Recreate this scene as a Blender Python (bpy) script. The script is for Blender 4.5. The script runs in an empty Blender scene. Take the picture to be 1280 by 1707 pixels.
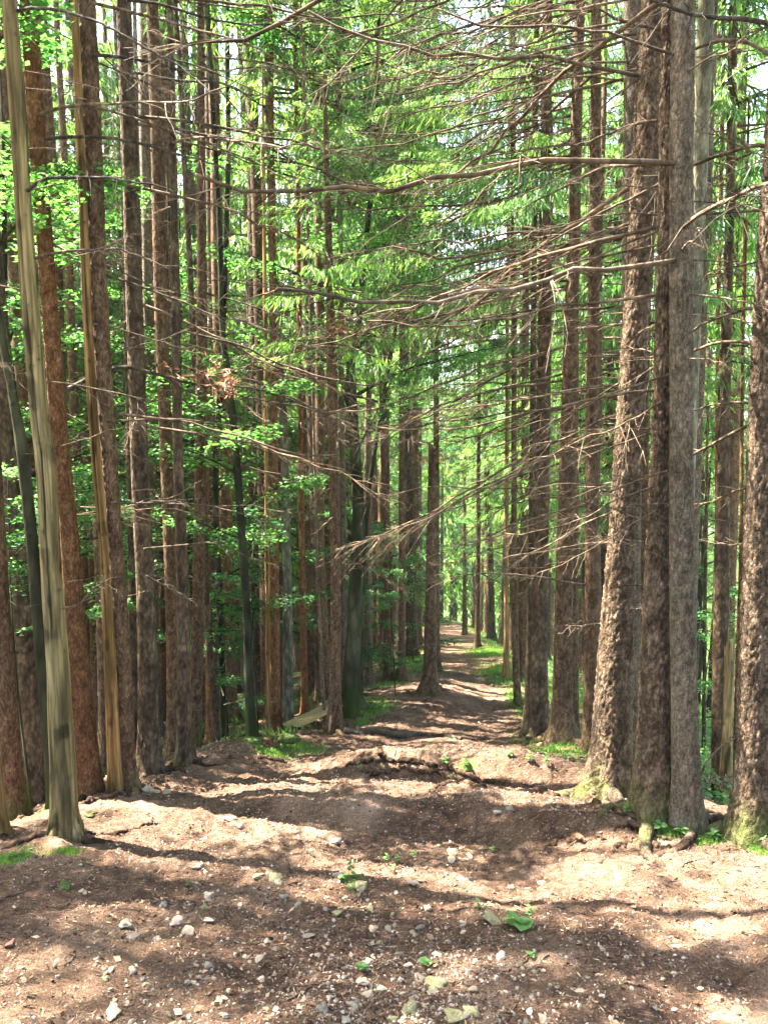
import bpy, math, random
import numpy as np
from mathutils import Vector, Matrix, Euler

R = math.radians
S = bpy.context.scene
COL = S.collection
rng = np.random.default_rng(7)
random.seed(7)

# ------------------------------------------------------------------ camera, sky, sun, exposure
EYE = 1.65
F_PX = 1340.0
PITCH = R(7.0)
cam_d = bpy.data.cameras.new("camera")
cam = bpy.data.objects.new("camera", cam_d)
COL.objects.link(cam)
cam.location = (0, 0, EYE)
cam.rotation_euler = (R(90) - PITCH, 0, 0)
cam_d.sensor_fit = 'VERTICAL'
cam_d.angle = 2 * math.atan(853.5 / F_PX)
cam_d.clip_start = 0.05
cam_d.clip_end = 5000
S.camera = cam

SUN_AZ, SUN_EL = 20.0, 58.0        # sun stands to the left, SUN_AZ degrees beyond the picture plane
w = bpy.data.worlds.new("World")
S.world = w
w.use_nodes = True
nt = w.node_tree
nt.nodes.clear()
sky = nt.nodes.new('ShaderNodeTexSky')
sky.sky_type = 'NISHITA'
sky.sun_disc = False
sky.sun_elevation = R(SUN_EL)
sky.sun_rotation = R(-(90 - SUN_AZ))
sky.air_density = 1.2
sky.dust_density = 3.0
bg = nt.nodes.new('ShaderNodeBackground')
bg.inputs[1].default_value = 0.055
wo = nt.nodes.new('ShaderNodeOutputWorld')
nt.links.new(sky.outputs[0], bg.inputs[0])
nt.links.new(bg.outputs[0], wo.inputs[0])

sd = bpy.data.lights.new("sun", 'SUN')
sd.energy = 5.0
sd.angle = R(0.5)
sd.color = (1.0, 0.94, 0.84)
sun = bpy.data.objects.new("sun", sd)
COL.objects.link(sun)
sv = Vector((-math.cos(R(SUN_AZ)) * math.cos(R(SUN_EL)), math.sin(R(SUN_AZ)) * math.cos(R(SUN_EL)), math.sin(R(SUN_EL))))
sun.rotation_euler = sv.to_track_quat('Z', 'Y').to_euler()
sun.location = (0, 0, 60)

S.view_settings.view_transform = 'Standard'
S.view_settings.look = 'None'
S.view_settings.exposure = 4.35
S.view_settings.gamma = 1.0
S.cycles.max_bounces = 9
S.cycles.diffuse_bounces = 7
S.cycles.glossy_bounces = 2
S.cycles.transmission_bounces = 4
S.cycles.transparent_max_bounces = 6
S.cycles.sample_clamp_indirect = 6.0
S.cycles.use_denoising = True

# ------------------------------------------------------------------ noise in numpy
def _hash(ix, iy, iz, seed):
    n = (ix.astype(np.int64) * 374761393 + iy.astype(np.int64) * 668265263 + iz.astype(np.int64) * 2147483647 + seed * 1274126177) & 0xFFFFFFFF
    n = ((n ^ (n >> 13)) * 1274126177) & 0xFFFFFFFF
    n = ((n ^ (n >> 16)) * 2246822519) & 0xFFFFFFFF
    return ((n ^ (n >> 15)) & 0xFFFFFF) / float(0xFFFFFF)

def vnoise(x, y, z=None, seed=0):
    x = np.asarray(x, float); y = np.asarray(y, float)
    z = np.zeros_like(x) if z is None else np.asarray(z, float)
    ix, iy, iz = np.floor(x), np.floor(y), np.floor(z)
    fx, fy, fz = x - ix, y - iy, z - iz
    fx, fy, fz = (f * f * (3 - 2 * f) for f in (fx, fy, fz))
    out = 0
    for a in (0, 1):
        for b in (0, 1):
            for c in (0, 1):
                wgt = (fx if a else 1 - fx) * (fy if b else 1 - fy) * (fz if c else 1 - fz)
                out = out + wgt * _hash(ix + a, iy + b, iz + c, seed)
    return out * 2 - 1

def fbm(x, y, z=None, seed=0, octs=4, gain=0.5):
    s, a, f = 0, 1.0, 1.0
    for i in range(octs):
        s = s + a * vnoise(np.asarray(x) * f, np.asarray(y) * f, None if z is None else np.asarray(z) * f, seed + i * 17)
        a *= gain; f *= 2.03
    return s

def cells(x, y, z, seed=0):
    """distance to nearest and second nearest jittered lattice point"""
    ix, iy, iz = np.floor(x), np.floor(y), np.floor(z)
    d1 = np.full(x.shape, 9.0); d2 = np.full(x.shape, 9.0); cid = np.zeros(x.shape)
    for a in (-1, 0, 1):
        for b in (-1, 0, 1):
            for c in (-1, 0, 1):
                jx, jy, jz = ix + a, iy + b, iz + c
                h = _hash(jx, jy, jz, seed)
                px = jx + h; py = jy + _hash(jx, jy, jz, seed + 1); pz = jz + _hash(jx, jy, jz, seed + 2)
                d = np.sqrt((px - x) ** 2 + (py - y) ** 2 + (pz - z) ** 2)
                m = d < d1
                d2 = np.where(m, d1, np.minimum(d2, d)); cid = np.where(m, h, cid); d1 = np.where(m, d, d1)
    return d1, d2, cid

# ------------------------------------------------------------------ the lie of the land
SLOPE = 0.24
_D = np.array([-20, 0, 5, 7, 8.7, 10.3, 14, 18, 22, 35, 50, 80, 140.])
_L = np.array([-3.2, -3.0, -2.45, -2.1, -1.5, -0.75, -0.2, 0.5, 1.3, 2.5, 3.4, 4.5, 5])
_Rr = np.array([3.2, 2.9, 2.35, 1.95, 1.9, 1.9, 2.5, 2.8, 3.3, 4.1, 5.0, 6.5, 8])

def sstep(a, b, x):
    t = np.clip((x - a) / (b - a), 0, 1)
    return t * t * (3 - 2 * t)

def ground(x, y, fine=True):
    x = np.asarray(x, float); y = np.asarray(y, float)
    le = np.interp(y, _D, _L); re = np.interp(y, _D, _Rr)
    yy = np.where(y < 0, y * 0.3, y)
    z = -SLOPE * np.minimum(yy, 150) - 6 * sstep(150, 400, y)
    dl = np.maximum(le - x, 0); dr = np.maximum(x - re, 0)
    dropl = 0.34 * (np.sqrt(dl * dl + 0.16) - 0.4)
    dropl = 16 * (1 - np.exp(-dropl / 16)) * 1.0
    dropr = 0.46 * (np.sqrt(dr * dr + 0.25) - 0.5)
    dropr = 26 * (1 - np.exp(-dropr / 26))
    # left slope is gentler further along the trail
    z = z - dropl * (1 - 0.35 * sstep(9, 16, y)) - dropr * (1 - 0.25 * sstep(9, 18, y))
    # the trail itself is a shallow trough between its two edges
    mid = (le + re) / 2; hw = np.maximum((re - le) / 2, .3)
    u = np.clip(np.abs(x - mid) / hw, 0, 1.4)
    z = z + 0.05 * sstep(.55, 1.0, u) * (1 - sstep(1.0, 1.4, u)) * (y < 60)
    near = 1 - sstep(14, 60, y)
    z = z + (0.10 * vnoise(x * .45, y * .45, seed=3) + 0.06 * vnoise(x * 1.3, y * 1.3, seed=5)) * (0.35 + 0.65 * near)
    # root ledge across the trail and the worn bank below it
    cy = 7.05 - 0.30 * (x - 0.5)
    led = np.exp(-((x - 0.55) / 1.15) ** 4) * (sstep(cy - 0.35, cy, y) * (1 - sstep(cy + .1, cy + 1.3, y)))
    z = z + 0.28 * led
    cy2 = 6.0 - 0.42 * (x + .6) + .12 * np.sin(x * 3)
    led2 = np.exp(-((x - 0.3) / 1.6) ** 4) * (sstep(cy2 - 0.18, cy2 + .12, y) * (1 - sstep(cy2 + .3, cy2 + 1.3, y)))
    z = z + 0.14 * led2
    # small hump where the centre spruce and the beech stand
    z = z + 0.10 * np.exp(-(((x + .3) / .7) ** 2 + ((y - 9.5) / .8) ** 2))
    z = z - 0.42 * np.exp(-(((x + 1.15) / .75) ** 2 + ((y - 11.0) / 1.1) ** 2))
    z = z + 0.28 * np.exp(-(((x - .75) / .9) ** 2 + ((y - 13.4) / 1.3) ** 2))
    if fine:
        nf = 1 - sstep(12, 30, y)
        z = z + nf * (0.026 * vnoise(x * 4, y * 4, seed=8) + 0.017 * vnoise(x * 9.1, y * 9.1, seed=9) + 0.012 * vnoise(x * 22, y * 22, seed=10) + .007 * vnoise(x * 43, y * 43, seed=11))
    return z

def pdir(px, py):
    a = (px - 640.0) / F_PX; b = (853.5 - py) / F_PX
    d = np.array([a, math.cos(PITCH) + b * math.sin(PITCH), -math.sin(PITCH) + b * math.cos(PITCH)])
    return d / d[1]

def at(px, py, D):
    d = pdir(px, py) * D
    return np.array([d[0], d[1], d[2] + EYE])

def hit(px, py, d0=1.5, d1=160):
    d = pdir(px, py)
    t = np.geomspace(d0, d1, 900)
    g = ground(d[0] * t, t)
    below = (EYE + d[2] * t) < g
    i = int(np.argmax(below)) if below.any() else len(t) - 1
    a, b = t[max(i - 1, 0)], t[i]
    tt = np.linspace(a, b, 40)
    bl = (EYE + d[2] * tt) < ground(d[0] * tt, tt)
    T = tt[int(np.argmax(bl))] if bl.any() else b
    return np.array([d[0] * T, T, float(ground(d[0] * T, T))])

# ------------------------------------------------------------------ mesh helpers
class M:
    """collects verts / quads / tris for one mesh object"""
    def __init__(s):
        s.v, s.q, s.t, s.n, s.r = [], [], [], 0, []
        s.qm, s.tm = [], []
    def add(s, v, q=None, t=None, r=None, mat=0):
        v = np.asarray(v, np.float32).reshape(-1, 3)
        if q is not None and len(q):
            s.q.append(np.asarray(q, np.int64) + s.n); s.qm.append(np.full(len(q), mat, np.int32))
        if t is not None and len(t):
            s.t.append(np.asarray(t, np.int64) + s.n); s.tm.append(np.full(len(t), mat, np.int32))
        s.v.append(v); s.n += len(v)
        s.r.append(np.full(len(v), .5, np.float32) if r is None else np.asarray(r, np.float32))
    def arrays(s):
        v = np.concatenate(s.v) if s.v else np.zeros((0, 3), np.float32)
        q = np.concatenate(s.q) if s.q else np.zeros((0, 4), np.int64)
        t = np.concatenate(s.t) if s.t else np.zeros((0, 3), np.int64)
        return v, q, t
    def mesh(s, name, mats, smooth=True):
        v, q, t = s.arrays()
        me = bpy.data.meshes.new(name)
        me.vertices.add(len(v)); me.vertices.foreach_set('co', v.ravel())
        li = np.concatenate([q.ravel(), t.ravel()]).astype(np.int32)
        me.loops.add(len(li)); me.loops.foreach_set('vertex_index', li)
        me.polygons.add(len(q) + len(t))
        ls = np.concatenate([np.arange(len(q)) * 4, len(q) * 4 + np.arange(len(t)) * 3]).astype(np.int32)
        me.polygons.foreach_set('loop_start', ls)
        me.polygons.foreach_set('loop_total', np.concatenate([np.full(len(q), 4), np.full(len(t), 3)]).astype(np.int32))
        me.polygons.foreach_set('use_smooth', np.full(len(q) + len(t), smooth))
        for m in (mats if isinstance(mats, (list, tuple)) else [mats]):
            me.materials.append(m)
        mi = np.concatenate((s.qm or [np.zeros(0, np.int32)]) + (s.tm or []))
        me.polygons.foreach_set('material_index', mi.astype(np.int32))
        at_ = me.attributes.new('rnd', 'FLOAT', 'POINT')
        at_.data.foreach_set('value', np.concatenate(s.r) if s.r else np.zeros(0, np.float32))
        me.update(calc_edges=True)
        me.validate()
        return me

def link(name, me, parent=None, loc=None, **kw):
    o = bpy.data.objects.new(name, me)
    COL.objects.link(o)
    if parent is not None: o.parent = parent
    if loc is not None: o.location = loc
    for k, v in kw.items(): o[k] = v
    return o

def empty(name, loc, label, cat, group=None):
    o = bpy.data.objects.new(name, None)
    o.empty_display_size = .2
    COL.objects.link(o)
    o.location = loc
    o['label'] = label; o['category'] = cat
    if group: o['group'] = group
    return o

def tube(m, pts, rad, sides=6, mat=0, cap=True, r=None, twist=0.0):
    pts = np.asarray(pts, float); n = len(pts)
    rad = np.broadcast_to(np.asarray(rad, float), (n,))
    tan = np.gradient(pts, axis=0)
    tan /= np.linalg.norm(tan, axis=1)[:, None] + 1e-9
    ref = np.array([0.13, 0.21, 1.0]) if abs(tan[:, 2]).mean() < .8 else np.array([1.0, .17, 0.05])
    u = np.cross(tan, ref); u /= np.linalg.norm(u, axis=1)[:, None] + 1e-9
    wv = np.cross(tan, u)
    a = np.arange(sides) * 2 * np.pi / sides + twist
    v = pts[:, None, :] + rad[:, None, None] * (np.cos(a)[None, :, None] * u[:, None, :] + np.sin(a)[None, :, None] * wv[:, None, :])
    i = np.arange(n - 1)[:, None] * sides; j = np.arange(sides)[None, :]; jn = (j + 1) % sides
    q = np.stack([i + j, i + jn, i + sides + jn, i + sides + j], -1).reshape(-1, 4)
    v = v.reshape(-1, 3); t = None
    if cap:
        v = np.vstack([v, pts[-1:] + tan[-1:] * rad[-1] * .3, pts[:1] - tan[:1] * rad[0] * .1])
        b = (n - 1) * sides
        t = [(b + k, b + (k + 1) % sides, n * sides) for k in range(sides)] + [((k + 1) % sides, k, n * sides + 1) for k in range(sides)]
    m.add(v, q, t, mat=mat, r=None if r is None else np.full(len(v), r))

def spline(p, n):
    """Catmull-Rom through control points"""
    p = np.asarray(p, float)
    if len(p) < 3:
        t = np.linspace(0, 1, n)[:, None]
        return p[0] * (1 - t) + p[-1] * t
    P = np.vstack([2 * p[0] - p[1], p, 2 * p[-1] - p[-2]])
    out = []
    for t in np.linspace(0, len(p) - 1, n):
        i = min(int(t), len(p) - 2); f = t - i
        a, b, c, d = P[i], P[i + 1], P[i + 2], P[i + 3]
        out.append(.5 * (2 * b + (c - a) * f + (2 * a - 5 * b + 4 * c - d) * f * f + (3 * b - a - 3 * c + d) * f ** 3))
    return np.array(out)

# ------------------------------------------------------------------ materials
def nodes(name):
    m = bpy.data.materials.new(name); m.use_nodes = True
    n = m.node_tree; n.nodes.clear()
    out = n.nodes.new('ShaderNodeOutputMaterial')
    return m, n, out

def N(n, kind, **kw):
    x = n.nodes.new(kind)
    for k, v in kw.items():
        if k.startswith('i_'):
            key = k[2:]
            x.inputs[int(key) if key.isdigit() else key.replace('_', ' ')].default_value = v
        else:
            setattr(x, k, v)
    return x

def ramp(n, src, stops):
    r = n.nodes.new('ShaderNodeValToRGB')
    while len(r.color_ramp.elements) < len(stops): r.color_ramp.elements.new(0.5)
    for e, (p, c) in zip(r.color_ramp.elements, stops):
        e.position = p
        e.color = (c[0], c[1], c[2], 1) if isinstance(c, (tuple, list)) else (c, c, c, 1)
    n.links.new(src, r.inputs[0])
    return r.outputs[0]

def mixc(n, fac, a, b, mode='MIX'):
    x = n.nodes.new('ShaderNodeMix'); x.data_type = 'RGBA'; x.blend_type = mode
    for sock, val in ((x.inputs[0], fac), (x.inputs[6], a), (x.inputs[7], b)):
        if isinstance(val, (int, float)): sock.default_value = val
        elif isinstance(val, tuple): sock.default_value = (*val, 1)
        else: n.links.new(val, sock)
    return x.outputs[2]

def coords(n, scale=(1, 1, 1), kind='Object'):
    tc = N(n, 'ShaderNodeTexCoord'); mp = N(n, 'ShaderNodeMapping')
    mp.inputs['Scale'].default_value = scale
    n.links.new(tc.outputs[kind], mp.inputs[0])
    oi = N(n, 'ShaderNodeObjectInfo')
    ad = N(n, 'ShaderNodeVectorMath', operation='ADD')
    mu = N(n, 'ShaderNodeMath', operation='MULTIPLY', i_1=37.0)
    n.links.new(oi.outputs['Random'], mu.inputs[0])
    n.links.new(mp.outputs[0], ad.inputs[0]); n.links.new(mu.outputs[0], ad.inputs[1])
    return ad.outputs[0], oi, tc

def bark(name, dark, mid, light, scale=26, stretch=.45, moss=0.0, mosscol=(.05, .085, .01), bump=.6, rough=.92, lichen=0.0, vein=0.0):
    m, n, out = nodes(name)
    co, oi, tc = coords(n, (1, 1, stretch))
    vo = N(n, 'ShaderNodeTexVoronoi', feature='F1', i_Scale=scale)
    vo.inputs['Randomness'].default_value = 1
    n1 = N(n, 'ShaderNodeTexNoise', i_Scale=scale * .33, i_Detail=6, i_Roughness=.65)
    n2 = N(n, 'ShaderNodeTexNoise', i_Scale=3.0, i_Detail=4, i_Roughness=.6)
    n3 = N(n, 'ShaderNodeTexNoise', i_Scale=scale * 3.2, i_Detail=3)
    # distort the cells so that the flakes are ragged
    mx = N(n, 'ShaderNodeVectorMath', operation='MULTIPLY_ADD')
    n.links.new(n1.outputs['Color'], mx.inputs[0]); mx.inputs[1].default_value = (.09, .09, .09); n.links.new(co, mx.inputs[2])
    n.links.new(mx.outputs[0], vo.inputs['Vector'])
    for x in (n1, n2, n3): n.links.new(co, x.inputs['Vector'])
    base = ramp(n, n1.outputs['Fac'], [(.30, dark), (.5, mid), (.70, light)])
    cellc = ramp(n, vo.outputs['Color'], [(0.0, .72), (1.0, 1.22)])
    base = mixc(n, 1.0, base, cellc, 'MULTIPLY')
    edge = ramp(n, vo.outputs['Distance'], [(.25, 1.0), (.75, .35)])
    base = mixc(n, .8, base, edge, 'MULTIPLY')
    ra = N(n, 'ShaderNodeAttribute', attribute_name='rnd')
    base = mixc(n, 1.0, base, ramp(n, ra.outputs['Fac'], [(0.0, .28), (.35, .8), (.5, 1.0), (1.0, 1.4)]), 'MULTIPLY')
    big = ramp(n, n2.outputs['Fac'], [(.3, .65), (.7, 1.3)])
    base = mixc(n, .8, base, big, 'MULTIPLY')
    if lichen:
        lf = ramp(n, n3.outputs['Fac'], [(.62, 0.0), (.70, lichen)])
        base = mixc(n, lf, base, (.33, .36, .28))
    if moss:
        sx = N(n, 'ShaderNodeSeparateXYZ'); n.links.new(tc.outputs['Object'], sx.inputs[0])
        h = N(n, 'ShaderNodeMapRange', i_1=0.0, i_2=.75, i_3=1.0, i_4=0.0); n.links.new(sx.outputs['Z'], h.inputs[0])
        ad = N(n, 'ShaderNodeMath', operation='MULTIPLY_ADD', i_1=1.0); n.links.new(h.outputs[0], ad.inputs[0])
        ad.inputs[1].default_value = moss
        sb = N(n, 'ShaderNodeMath', operation='SUBTRACT', i_1=.55); n.links.new(n2.outputs['Fac'], sb.inputs[0])
        n.links.new(sb.outputs[0], ad.inputs[2])
        mf = ramp(n, ad.outputs[0], [(.18, 0.0), (.5, .85)])
        mc = mixc(n, n3.outputs['Fac'], tuple(c * .6 for c in mosscol), tuple(c * 1.5 for c in mosscol))
        base = mixc(n, mf, base, mc)
    rv = ramp(n, oi.outputs['Random'], [(0, (.78, .8, .8)), (.5, (1, 1, 1)), (1, (1.2, 1.1, 1.0))])
    base = mixc(n, .8, base, rv, 'MULTIPLY')
    base = mixc(n, 1.0, base, (.84, .82, .80), 'MULTIPLY')
    bs = N(n, 'ShaderNodeBsdfPrincipled', i_Roughness=rough)
    bs.inputs['Specular IOR Level'].default_value = .08
    n.links.new(base, bs.inputs['Base Color'])
    hsum = N(n, 'ShaderNodeMath', operation='MULTIPLY_ADD', i_1=-.7); n.links.new(vo.outputs['Distance'], hsum.inputs[0]); n.links.new(n1.outputs['Fac'], hsum.inputs[2])
    hs2 = N(n, 'ShaderNodeMath', operation='MULTIPLY_ADD', i_1=.25); n.links.new(n3.outputs['Fac'], hs2.inputs[0]); n.links.new(hsum.outputs[0], hs2.inputs[2])
    bp = N(n, 'ShaderNodeBump', i_Strength=bump, i_Distance=.02)
    n.links.new(hs2.outputs[0], bp.inputs['Height']); n.links.new(bp.outputs[0], bs.inputs['Normal'])
    n.links.new(bs.outputs[0], out.inputs[0])
    return m

BK = {
    'spruce': bark('spruce_bark', (.075, .042, .022), (.165, .103, .06), (.27, .18, .11), 58, .5, moss=.3, bump=.7),
    'red': bark('reddish_spruce_bark', (.14, .055, .02), (.24, .118, .052), (.34, .19, .095), 58, .5, moss=.1, bump=.6),
    'rough': bark('rough_spruce_bark', (.05, .034, .022), (.13, .09, .058), (.25, .185, .125), 42, .6, moss=.32, bump=.9, lichen=.35),
    'grey': bark('grey_spruce_bark', (.09, .068, .045), (.19, .145, .098), (.29, .23, .165), 58, .5, moss=.2, bump=.6, lichen=.7),
    'dead': bark('barkless_wood', (.17, .125, .052), (.30, .225, .095), (.41, .33, .17), 42, .05, moss=.3, mosscol=(.09, .11, .04), bump=.5, rough=.97, lichen=.12),
    'yellow': bark('peeled_yellow_wood', (.17, .10, .035), (.33, .20, .075), (.45, .31, .14), 42, .05, moss=.1, bump=.5, rough=.95),
    'beech': bark('beech_bark', (.016, .018, .008), (.04, .043, .022), (.09, .092, .055), 9, .35, moss=.5, mosscol=(.04, .06, .01), bump=.4, rough=1.0),
    'pale': bark('pale_smooth_bark', (.10, .095, .06), (.18, .175, .11), (.28, .27, .18), 16, .4, moss=.3, bump=.3, lichen=.5),
    'far': bark('spruce_bark_plain', (.045, .032, .02), (.11, .078, .048), (.19, .14, .09), 30, .5, moss=.2, bump=.5),
}
twig_mat = bark('dead_branch_wood', (.06, .042, .027), (.14, .10, .067), (.27, .205, .145), 30, .5, bump=.3, lichen=.3)
bough_mat = bark('dark_bough_bark', (.03, .028, .02), (.07, .06, .045), (.13, .11, .085), 20, .5, bump=.3, lichen=.3)
root_mat = bark('root_wood', (.018, .011, .007), (.065, .04, .025), (.19, .13, .085), 26, .8, bump=.9)

def leafmat(name, c1, c2, c3, trans=.5, tcol=None, nscale=.7):
    m, n, out = nodes(name)
    co, oi, tc = coords(n)
    no = N(n, 'ShaderNodeTexNoise', i_Scale=nscale, i_Detail=2); n.links.new(co, no.inputs['Vector'])
    at_ = N(n, 'ShaderNodeAttribute', attribute_name='rnd')
    s = N(n, 'ShaderNodeMath', operation='MULTIPLY_ADD', i_1=.55); n.links.new(at_.outputs['Fac'], s.inputs[0])
    s2 = N(n, 'ShaderNodeMath', operation='MULTIPLY_ADD', i_1=.9, i_2=-.22); n.links.new(no.outputs['Fac'], s2.inputs[0]); n.links.new(s2.outputs[0], s.inputs[2])
    c = ramp(n, s.outputs[0], [(.1, c1), (.5, c2), (.9, c3)])
    rv = ramp(n, oi.outputs['Random'], [(0, (.75, .85, .9)), (1, (1.2, 1.1, .85))])
    c = mixc(n, .8, c, rv, 'MULTIPLY')
    df = N(n, 'ShaderNodeBsdfPrincipled', i_Roughness=.55)
    df.inputs['Specular IOR Level'].default_value = .35
    tr = N(n, 'ShaderNodeBsdfTranslucent')
    tc_ = mixc(n, 1.0, c, tcol or (1.5, 1.7, .7), 'MULTIPLY')
    n.links.new(c, df.inputs['Base Color']); n.links.new(tc_, tr.inputs[0])
    mx = N(n, 'ShaderNodeMixShader', i_0=trans)
    n.links.new(df.outputs[0], mx.inputs[1]); n.links.new(tr.outputs[0], mx.inputs[2])
    n.links.new(mx.outputs[0], out.inputs[0])
    return m

needle_mat = leafmat('spruce_needles', (.02, .05, .026), (.06, .12, .045), (.17, .27, .085), .58, (2.0, 2.2, 1.05))
leaf_mat = leafmat('beech_leaves', (.018, .06, .022), (.048, .125, .038), (.12, .24, .06), .55, (1.4, 1.85, .9))
grass_mat = leafmat('grass_blades', (.05, .11, .02), (.09, .17, .035), (.17, .26, .07), .4)
fern_mat = leafmat('herb_leaves', (.03, .085, .02), (.06, .14, .035), (.11, .22, .06), .4)
brown_needle_mat = leafmat('dry_needles', (.16, .07, .04), (.25, .12, .07), (.34, .19, .12), .3, (1.1, 1, .9))

def ground_material():
    m, n, out = nodes('forest_floor')
    tc = N(n, 'ShaderNodeTexCoord'); P = tc.outputs['Object']
    def noise(sc, det=5, ro=.6, dist=0.0):
        x = N(n, 'ShaderNodeTexNoise', i_Scale=sc, i_Detail=det, i_Roughness=ro, i_Distortion=dist); n.links.new(P, x.inputs['Vector']); return x.outputs['Fac']
    big, midn, fine, grain = noise(.6, 4), noise(3.5, 6, .65), noise(16, 6, .7), noise(95, 4, .7)
    dirt = ramp(n, midn, [(.25, (.058, .034, .019)), (.5, (.138, .084, .051)), (.75, (.27, .18, .125))])
    litter = ramp(n, fine, [(.3, (.016, .009, .005)), (.5, (.062, .033, .019)), (.7, (.16, .094, .058))])
    lf = ramp(n, noise(1.1, 5, .6, .6), [(.38, 0.0), (.56, .9)])
    c = mixc(n, lf, dirt, litter)
    gr = ramp(n, grain, [(.3, .3), (.5, .95), (.7, 1.7)])
    c = mixc(n, .9, c, gr, 'MULTIPLY')
    # needle litter: stretched flecks in two directions
    for ang, sc in ((.6, 70), (-.9, 60)):
        mp = N(n, 'ShaderNodeMapping'); mp.inputs['Rotation'].default_value = (0, 0, ang); mp.inputs['Scale'].default_value = (1, 9, 1)
        n.links.new(P, mp.inputs[0])
        x = N(n, 'ShaderNodeTexNoise', i_Scale=sc / 5, i_Detail=2); n.links.new(mp.outputs[0], x.inputs['Vector'])
        f = ramp(n, x.outputs['Fac'], [(.60, 0.0), (.68, .55)])
        c = mixc(n, f, c, (.30, .17, .10) if ang > 0 else (.05, .028, .018))
    # embedded grit
    vo = N(n, 'ShaderNodeTexVoronoi', feature='F1', i_Scale=55); n.links.new(P, vo.inputs['Vector'])
    gf = ramp(n, vo.outputs['Distance'], [(.18, .8), (.30, 0.0)])
    sel = ramp(n, vo.outputs['Color'], [(.62, 0.0), (.68, 1.0)])
    gm = N(n, 'ShaderNodeMath', operation='MULTIPLY'); n.links.new(gf, gm.inputs[0]); n.links.new(sel, gm.inputs[1])
    c = mixc(n, gm.outputs[0], c, (.30, .27, .23))
    mk = N(n, 'ShaderNodeAttribute', attribute_name='green')
    ms = N(n, 'ShaderNodeMath', operation='MULTIPLY_ADD', i_1=1.25); n.links.new(mk.outputs['Fac'], ms.inputs[0])
    sb = N(n, 'ShaderNodeMath', operation='MULTIPLY_ADD', i_1=.9, i_2=-.55); n.links.new(fine, sb.inputs[0]); n.links.new(sb.outputs[0], ms.inputs[2])
    gfac = ramp(n, ms.outputs[0], [(.3, 0.0), (.7, .92)])
    gc = ramp(n, fine, [(.3, (.03, .06, .012)), (.55, (.075, .13, .025)), (.75, (.14, .20, .05))])
    c = mixc(n, gfac, c, gc)
    bs = N(n, 'ShaderNodeBsdfPrincipled', i_Roughness=.95); bs.inputs['Specular IOR Level'].default_value = .15
    n.links.new(c, bs.inputs['Base Color'])
    h = N(n, 'ShaderNodeMath', operation='MULTIPLY_ADD', i_1=.45); n.links.new(grain, h.inputs[0]); n.links.new(fine, h.inputs[2])
    h2 = N(n, 'ShaderNodeMath', operation='MULTIPLY_ADD', i_1=.35); n.links.new(gm.outputs[0], h2.inputs[0]); n.links.new(h.outputs[0], h2.inputs[2])
    bp = N(n, 'ShaderNodeBump', i_Strength=1.0, i_Distance=.05); n.links.new(h2.outputs[0], bp.inputs['Height'])
    n.links.new(bp.outputs[0], bs.inputs['Normal']); n.links.new(bs.outputs[0], out.inputs[0])
    return m

def simple(name, cols, scale=8, rough=.85, bump=.4, stretch=(1, 1, 1), bdist=.01, coord='Object'):
    m, n, out = nodes(name)
    co, oi, tc = coords(n, stretch, coord)
    x = N(n, 'ShaderNodeTexNoise', i_Scale=scale, i_Detail=7, i_Roughness=.65); n.links.new(co, x.inputs['Vector'])
    c = ramp(n, x.outputs['Fac'], [(.3 + .4 * i / (len(cols) - 1), cc) for i, cc in enumerate(cols)])
    rv = ramp(n, oi.outputs['Random'], [(0, (.7, .7, .72)), (.5, (1, 1, 1)), (1, (1.3, 1.22, 1.12))])
    c = mixc(n, .8, c, rv, 'MULTIPLY')
    bs = N(n, 'ShaderNodeBsdfPrincipled', i_Roughness=rough); bs.inputs['Specular IOR Level'].default_value = .25
    n.links.new(c, bs.inputs['Base Color'])
    bp = N(n, 'ShaderNodeBump', i_Strength=bump, i_Distance=bdist); n.links.new(x.outputs['Fac'], bp.inputs['Height'])
    n.links.new(bp.outputs[0], bs.inputs['Normal']); n.links.new(bs.outputs[0], out.inputs[0])
    return m

stone_mats = [
    simple('grey_stone', [(.07, .055, .04), (.155, .13, .10), (.25, .22, .18)], 14),
    simple('tan_stone', [(.13, .095, .06), (.25, .19, .13), (.37, .30, .22)], 12),
    simple('mossy_stone', [(.07, .075, .025), (.16, .14, .07), (.27, .24, .15)], 9),
    simple('pale_stone', [(.10, .08, .058), (.18, .15, .115), (.28, .24, .19)], 10),
    simple('pink_stone', [(.25, .17, .13), (.38, .27, .21), (.48, .37, .30)], 10),
]
moss_mat = simple('moss', [(.02, .03, .008), (.05, .075, .014), (.10, .13, .03)], 60, .95, 1.0, bdist=.02)

# ------------------------------------------------------------------ GROUND, one sheet
def axis(near, step, far, grow):
    a = [0.0]; s = step
    while a[-1] < far:
        if a[-1] > near: s *= grow
        a.append(a[-1] + s)
    return np.array(a)
xs = axis(3.4, .022, 1500, 1.035); xs = np.concatenate([-xs[:0:-1], xs])
yf = axis(10.5, .022, 1800, 1.028); yb = axis(.3, .1, 60, 1.12)
ys = np.concatenate([-yb[:0:-1], yf])
X, Y = np.meshgrid(xs, ys)
Z = ground(X, Y)
le = np.interp(Y, _D, _L); re = np.interp(Y, _D, _Rr)
g_edge = sstep(.2, 1.6, X - re) * (.75 + .3 * vnoise(X * .8, Y * .8, seed=31)) * sstep(7.2, 9.5, Y + .2 * (X - re))
g_edge2 = sstep(.0, .8, X - re) * sstep(12, 16, Y) * .9
g_left = sstep(.2, 2.2, le - X) * (.35 + .45 * vnoise(X * .7, Y * .7, seed=33)) * sstep(8, 12, Y)
green = np.maximum(np.maximum(g_edge, g_edge2), g_left)
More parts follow.
